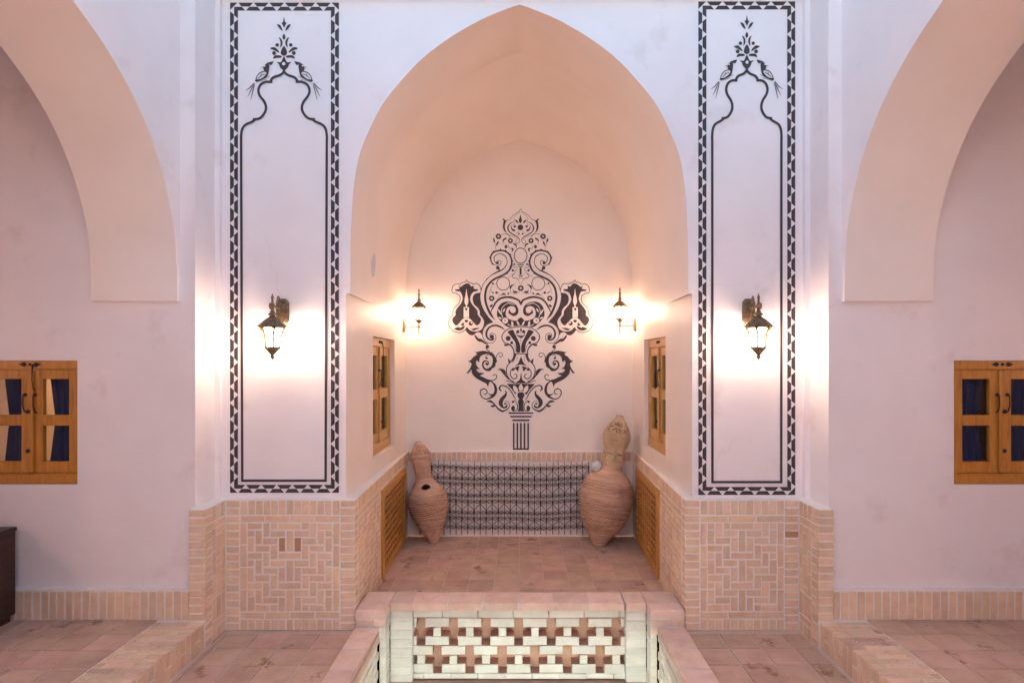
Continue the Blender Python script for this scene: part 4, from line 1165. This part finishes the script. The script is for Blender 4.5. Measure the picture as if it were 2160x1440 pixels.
def stand_lantern(M, label):
    """local x out of the wall, z up; origin on the wall at the height of the arm"""
    w = root("wall_lantern", M.translation, label, "lantern", "wall lanterns in the alcove")
    g = G().bbox(0, .016, -.035, .035, -.066, .110, .006, M); g.bbox(.014, .026, -.022, .022, -.05, .094, .005, M)
    add("backplate", g.mesh("backplate"), BZ, w)
    g = G().tube([(.02, 0, 0), (.06, 0, -.001), (.12, 0, .002), (.19, 0, .002), (.235, 0, .0), (.258, 0, .008), (.266, 0, .024), (.255, 0, .033), (.246, 0, .028)], [.010, .008, .0075, .0075, .007, .007, .006, .006, .006], 8, M)
    for sg in (1, -1):
        g.tube([(x, 0, sg * z) for x, z in ((.035, .012), (.028, .045), (.038, .085), (.062, .098), (.083, .080), (.086, .045), (.070, .025), (.060, .036), (.068, .044))], .0045, 6, M)
        g.tube([(x, 0, sg * z) for x, z in ((.078, .035), (.095, .012), (.115, .014), (.124, .032), (.112, .042))], .0042, 6, M)
    g.lathe([(.0, -.098), (.004, -.092), (.010, -.065), (.006, -.058), (.011, -.04), (.008, -.02), (.014, 0), (.014, .012), (.009, .02), (.009, .04)], 10, M @ Matrix.Translation((.19, 0, 0)))
    add("arm", g.mesh("arm", smooth=True), BZ, w)
    lantern_body(w, M @ Matrix.Translation((.19, 0, 0)), .90, .232, LAMP2)
    return w
def wallM(p, out):
    o = Vector(out); side = Vector((0, 0, 1)).cross(o)
    Mx = Matrix((o, side, Vector((0, 0, 1)))).transposed().to_4x4()
    return Matrix.Translation(p) @ Mx
hang_lantern(wallM((-1.895, YP - .002, 2.375), (0, -1, 0)), "lit bronze lantern hanging on the painted panel left of the arch")
hang_lantern(wallM((1.825, YP - .002, 2.375), (0, -1, 0)), "lit bronze lantern hanging on the painted panel right of the arch")
stand_lantern(wallM((SIDE[-1]['jf'] + .002, 6.97, 2.522), (1, 0, 0)), "lit bronze lantern standing on a scrolled bracket, left inside the alcove")
stand_lantern(wallM((SIDE[1]['jf'] - .002, 6.97, 2.535), (-1, 0, 0)), "lit bronze lantern standing on a scrolled bracket, right inside the alcove")

# warm fill lanterns added out of the frame, in each bay and on each pier
for s in (-1, 1):
    hang_lantern(wallM((s * 5.69, 2.2, 2.6), (-s, 0, 0)), "added bronze fill lantern deep in the %s bay, outside the picture" % WORD[s], LAMP3)
    hang_lantern(wallM((SIDE[s]["xa"], -.25, 2.5), (-s, 0, 0)), "added bronze fill lantern on the %s arcade pier beside the viewer" % WORD[s], LAMP4)

# tube light low in the sunken well (below the frame; its light shows on the pierced wall)
tl = root("tube_light", (0, 3.25, WB), "tube light low in the sunken well", "lamp")
add("housing", G().box(-.85, .85, 3.10, 3.24, WB, WB + .02).box(-.85, .85, 3.10, 3.12, WB + .02, WB + .16).box(-.85, .85, 3.10, 3.47, WB + .16, WB + .18).mesh("housing"), WM, tl)
add("tube", G().tube([(-.8, 3.19, WB + .09), (.8, 3.19, WB + .09)], .02, 10).mesh("tube", smooth=True), TUBE, tl)

# ------------------------------------------------------------------ wrought-iron railing leaning on the back wall
rl = root("iron_railing", (-.1, 7.0, 0), "rusty wrought-iron scroll railing leaning on the alcove back wall", "railing")
RY = 7.06
rowpx = [987.7, 1010.7, 1022.5, 1045.6, 1058.5, 1082, 1094.5, 1113]
rz = [H - (y - CY) * RY / F for y in rowpx]
NB = 29
bx0, bp = (884 - CX) * RY / F, .0730
ry = lambda z: 7.095 + .022 * z
wob = [.006 * math.sin(i * .55) + .008 * math.sin(i * .21 + 1) + random.uniform(-.002, .002) for i in range(NB)]
for i in range(NB):
    x = bx0 + i * bp
    t = random.uniform(-.010, .010); b_ = random.uniform(-.006, .006)
    zt_ = rz[0] + .066 + random.uniform(-.012, .014) + wob[i]
    pts = [(x + b_, ry(.03), .022 + random.uniform(0, .012)), (x + random.uniform(-.002, .002), ry(.3), rz[5]), (x + random.uniform(-.002, .002), ry(.6), rz[2]), (x + t * .2, ry(.8), rz[0]), (x + t, ry(.9), zt_)]
    g = G().tube(pts, [.0047, .0047, .0047, .0047, .0032], 6)
    for z in rz: g.bbox(x - .0075, x + .0075, ry(z) - .0075, ry(z) + .0075, z + wob[i] - .009, z + wob[i] + .009, .002)
    add("bar", g.mesh("bar"), IR, rl)
def scroll_mesh(h):
    """S-scroll in a gap: x 0..bp, z 0 (top spiral) .. -h"""
    half = []
    r0 = bp * .40
    n = 22
    for k in range(n + 1):                                    # from the eye outwards
        a = 1.75 * 2 * math.pi * k / n
        r = .004 + (r0 - .004) * (k / n) ** .8
        ang = math.pi - (1.75 * 2 * math.pi - a)              # ends at the left, heading down
        half.append((bp / 2 + r * math.cos(-ang) , r * -math.sin(-ang) * -1 if False else r * math.sin(ang)))
    # make sure the end heads down on the left side
    pts = [(x, 0, z) for x, z in half]
    bot = [(bp - x, 0, -h - z) for x, _, z in reversed(pts)]
    return pts + [(.004, 0, -h * .22), (bp * .5, 0, -h * .5), (bp - .004, 0, -h * .78)] + bot
SC = {}
for q_ in range(4):
    h = rz[2 * q_] - rz[2 * q_ + 1]
    pts = scroll_mesh(h)
    me = G().tube(pts, .0031, 5).mesh("scroll", smooth=True)
    for i in range(NB - 1):
        x = bx0 + i * bp
        fl_ = (i + q_) % 2
        z = rz[2 * q_] + (wob[i] + wob[i + 1]) / 2
        M = Matrix.Translation((x + (bp if fl_ else 0), ry(z) - .002, z)) @ Matrix.Rotation(.05, 4, 'X') @ Matrix.Scale(-1 if fl_ else 1, 4, (1, 0, 0))
        add("scroll", me, IR, rl, M)

# ------------------------------------------------------------------ clay jars
def jar(label, base, tip, k, prof, ridges, ridge_h, holes, body_m, neck_m, d_neck, big=None, seed=1):
    """prof: (distance along the axis, radius) in zoom px; k metres per zoom px"""
    base, tip = Vector(base), Vector(tip)
    ax = (tip - base).normalized()
    side = ax.cross(Vector((0, -1, 0))).normalized()          # local x to the right as seen
    fwd = side.cross(ax).normalized() * -1
    w = root("clay_jar", base, label, "jar")
    Mx = Matrix((side, side.cross(ax) * -1, ax)).transposed().to_4x4()
    if Mx.determinant() < 0: Mx = Matrix((side, ax.cross(side), ax)).transposed().to_4x4()
    M = Matrix.Translation(base) @ Mx
    # local: x right, z up the axis; which sign of y faces the camera?
    ysg = -1 if (M.to_3x3() @ Vector((0, -1, 0))).y < 0 else 1
    rnd = random.Random(seed)
    cp = [(p[0], p[1]) for p in crom(prof, 8)]
    # resample along the axis
    L = cp[-1][0]
    def rad(d):
        for (a, r0), (b, r1) in zip(cp, cp[1:]):
            if a <= d <= b: return r0 + (r1 - r0) * (d - a) / max(b - a, 1e-6)
        return cp[-1][1]
    def surf(d0, d1, step, n=64):
        out = []
        d = d0
        while d < d1 + step * .5:
            dd = min(d, d1)
            r = rad(dd)
            if ridges[0] < dd < ridges[1]:
                ph = (dd - ridges[0]) / ridges[2]
                r += ridge_h * (abs(math.sin(math.pi * ph)) ** .45 - .7) * min(1, (dd - ridges[0]) / 40, (ridges[1] - dd) / 40) * ridges[3]
            if len(ridges) > 4 and ridges[4] < dd < ridges[5]:
                ph = (dd - ridges[4]) / ridges[6]
                r += ridge_h * .6 * (abs(math.sin(math.pi * ph)) ** .45 - .7) * min(1, (dd - ridges[4]) / 40, (ridges[5] - dd) / 40)
            out.append((r * k, dd * k)); d += step
        return out
    def double(pr, t):
        inner = [(max(r - t, .004), z) for r, z in pr]
        return pr + inner[::-1]
    parts = []
    for nm, d0, d1, step, mt in (("body", 0, d_neck, 3.8, body_m), ("neck", d_neck, L, 8, neck_m)):
        pr = surf(d0, d1, step)
        n = 72
        g = G()
        dbl = double(pr, .014)
        if nm == "body": dbl = pr + [(max(r - .014, .02), max(z, .03)) for r, z in pr][::-1]
        b = 0
        for j, (r, z) in enumerate(dbl):
            for i in range(n):
                a = 2 * math.pi * i / n
                wv = 1 + .012 * math.sin(2 * a + z * 5 + seed) + .006 * math.sin(5 * a - z * 9) + (.004 * math.sin(3 * a + z * 60) if j < len(pr) else 0)
                g.v.append((r * wv * math.cos(a), r * wv * math.sin(a), z + .003 * math.sin(a * 2 + 1) * (1 if nm == "body" else .3)))
        m_ = len(dbl)
        for j in range(m_):
            j2 = (j + 1) % m_
            for i in range(n):
                g.f.append((j * n + i, j * n + (i + 1) % n, j2 * n + (i + 1) % n, j2 * n + i))
        me = g.mesh(nm, smooth=True)
        o = bpy.data.objects.new(nm, me); me.materials.append(mt)
        link(o, w, M)
        parts.append((o, d0, d1))
    # pierced openings cut right through the wall
    cg = {0: G(), 1: G()}
    def cutter(az, d, lw, lh, rot=0.0):
        which = 0 if d < d_neck else 1
        r = rad(d) * k
        a = (-math.pi / 2 if ysg < 0 else math.pi / 2) + az
        rd = Vector((math.cos(a), math.sin(a), 0)); tg = Vector((-math.sin(a), math.cos(a), 0))
        sl_ = (rad(min(d + 12, L)) - rad(d - 12)) / 24
        upv = (Vector((0, 0, 1)) + rd * sl_).normalized()
        nv = tg.cross(upv).normalized()
        if nv.dot(rd) < 0: nv = -nv
        c = rd * r + Vector((0, 0, d * k))
        cr, sr = math.cos(rot), math.sin(rot)
        e1 = tg * cr + upv * sr; e2 = upv * cr - tg * sr
        nn = 8
        gq = cg[which]; b = len(gq.v)
        for dep in (.02, -.035):
            for i in range(nn):
                t = 2 * math.pi * i / nn
                gq.v.append(tuple(c + nv * dep + e1 * math.cos(t) * lw * k + e2 * math.copysign(abs(math.sin(t)) ** 1.2, math.sin(t)) * lh * k))
        for i in range(nn): gq.f.append((b + i, b + (i + 1) % nn, b + nn + (i + 1) % nn, b + nn + i))
        gq.f.append(tuple(b + i for i in range(nn))[::-1]); gq.f.append(tuple(b + nn + i for i in range(nn)))
    for hh in holes: cutter(*hh)
    if big: cutter(*big)
    for idx, (o, d0, d1) in enumerate(parts):
        if not cg[idx].v: continue
        cme = cg[idx].mesh("cut")
        co = bpy.data.objects.new("cut", cme); C.objects.link(co); co.matrix_basis = M
        md = o.modifiers.new("b", 'BOOLEAN'); md.object = co; md.operation = 'DIFFERENCE'; md.solver = 'EXACT'; md.use_self = True
        bpy.context.view_layer.update()
        dg = bpy.context.evaluated_depsgraph_get()
        nm_ = bpy.data.meshes.new_from_object(o.evaluated_get(dg))
        o.modifiers.clear()
        if len(nm_.polygons) > 500:
            o.data = nm_
        bpy.data.objects.remove(co)
    return w, M, ysg, rad

def star(az, d, n, r, lw, lh):
    return [(az + r * math.sin(2 * math.pi * i / n) / 110, d + r * math.cos(2 * math.pi * i / n), lw, lh, 2 * math.pi * i / n * -1) for i in range(n)]
holesL = star(-.05, 1165, 6, 34, 6, 24) + star(1.0, 1150, 6, 34, 6, 22) + star(-1.1, 1150, 6, 34, 6, 22)
for az in (-.9, -.3, .3, .9):
    holesL += [(az, 905, 4, 17, 0), (az, 855, 4, 17, 0), (az - .17, 880, 15, 3.5, 0), (az + .17, 880, 15, 3.5, 0)]
for i in range(9): holesL.append((-1.2 + i * .3, 960, 4.5, 4.5, 0)); holesL.append((-1.2 + i * .3, 1080 + 8 * (i % 2), 4.5, 4.5, 0))
profL = [(0, 52), (12, 62), (70, 88), (150, 130), (300, 200), (420, 240), (500, 254), (600, 240), (680, 197), (750, 142), (810, 110), (900, 102), (1000, 108), (1060, 124), (1115, 130), (1195, 95), (1260, 52), (1295, 30)]
jar("small leaning clay jar with a round black hole and pierced neck, left in the alcove", PX(916, 1144, 6.88) + Vector((0, 0, .0)), PX(881, 925, 6.98), .927e-3 * .995, profL, (140, 625, 28, 1.0), 34.0, holesL, CL, CL, 830, (.22, 722, 60, 46, 0), 3)
holesR = star(-.25, 1185, 8, 36, 6, 26) + star(.75, 1180, 8, 34, 6, 24) + star(-1.2, 1180, 8, 34, 6, 24)
for az in (-.95, .0, .95):
    holesR += [(az, 950, 5, 28, 0), (az, 885, 5, 24, 0), (az - .27, 918, 22, 5, 0), (az + .27, 918, 22, 5, 0)]
rr = random.Random(5)
for i in range(44): holesR.append((-1.35 + i * .0625, 1112 + rr.uniform(-24, 24), 4.2, 4.2, 0))
for i in range(12): holesR.append((-1.3 + i * .24, 1010, 4.2, 4.2, 0)); holesR.append((-1.3 + i * .24, 845, 4.2, 4.2, 0)); holesR.append((-1.3 + i * .24, 1050, 4.0, 4.0, 0))
profR = [(0, 58), (12, 68), (60, 92), (135, 138), (235, 205), (390, 252), (505, 264), (605, 248), (675, 208), (725, 156), (765, 118), (800, 107), (885, 106), (965, 108), (1015, 124), (1095, 140), (1165, 118), (1235, 76), (1280, 42), (1295, 36), (1312, 40)]
wr, MR, ysR, radR = jar("large leaning clay jar with pale pierced domed neck, right in the alcove", PX(1262, 1150, 6.78), PX(1309, 869, 6.92), 1.18e-3 * .985, profR, (90, 490, 25, 1.0, 520, 690, 27), 30.0, holesR, CL, CL2, 790, None, 8)

# crumpled white cloth resting on the big jar's shoulder
g = G()
rnd = random.Random(11)
nu, nv = 18, 12
for j in range(nv + 1):
    for i in range(nu):
        a, b = 2 * math.pi * i / nu, math.pi * j / nv
        r = 1 + .14 * math.sin(3 * a + 2 * b) + .12 * math.sin(5 * b + 2 * a) + rnd.uniform(-.09, .09)
        g.v.append((.062 * r * math.sin(b) * math.cos(a), .055 * r * math.sin(b) * math.sin(a), .052 * r * math.cos(b)))
for j in range(nv):
    for i in range(nu): g.f.append((j * nu + i, j * nu + (i + 1) % nu, (j + 1) * nu + (i + 1) % nu, (j + 1) * nu + i))
ws = add("white_cloth", g.mesh("white_cloth", smooth=True), WR, None, Matrix.Translation(PX(1257, 984, 6.80)) @ Matrix.Rotation(R(-25), 4, 'Y'))
ws["label"] = "crumpled white cloth on the shoulder of the large clay jar"; ws["category"] = "cloth"

# ------------------------------------------------------------------ dark cabinet at the left edge
cb = root("cabinet", (-4.1, 4.0, PF), "dark wooden cabinet at the left edge against the bay wall", "cabinet")
x1_ = -3.715
add("carcass", G().bbox(-4.6, x1_, 3.75, 4.33, PF + .05, .865, .004).mesh("carcass"), DW, cb)
add("top", G().bbox(-4.62, x1_ + .012, 3.73, 4.332, .866, .895, .005).mesh("top"), DW, cb)
add("plinth", G().bbox(-4.58, x1_ - .02, 3.78, 4.31, PF, PF + .049, .003).mesh("plinth"), DW, cb)
for a in (-4.56, -4.15):
    d_ = add("door", G().bbox(a, a + .39, 3.735, 3.749, PF + .08, .84, .004).mesh("door"), DW, cb)
    add("knob", G().lathe([(.006, 0), (.014, .012), (.0, .02)], 10, Matrix.Translation((a + .2, 3.735, .6)) @ Matrix.Rotation(R(90), 4, 'X')).mesh("knob"), HW, d_)
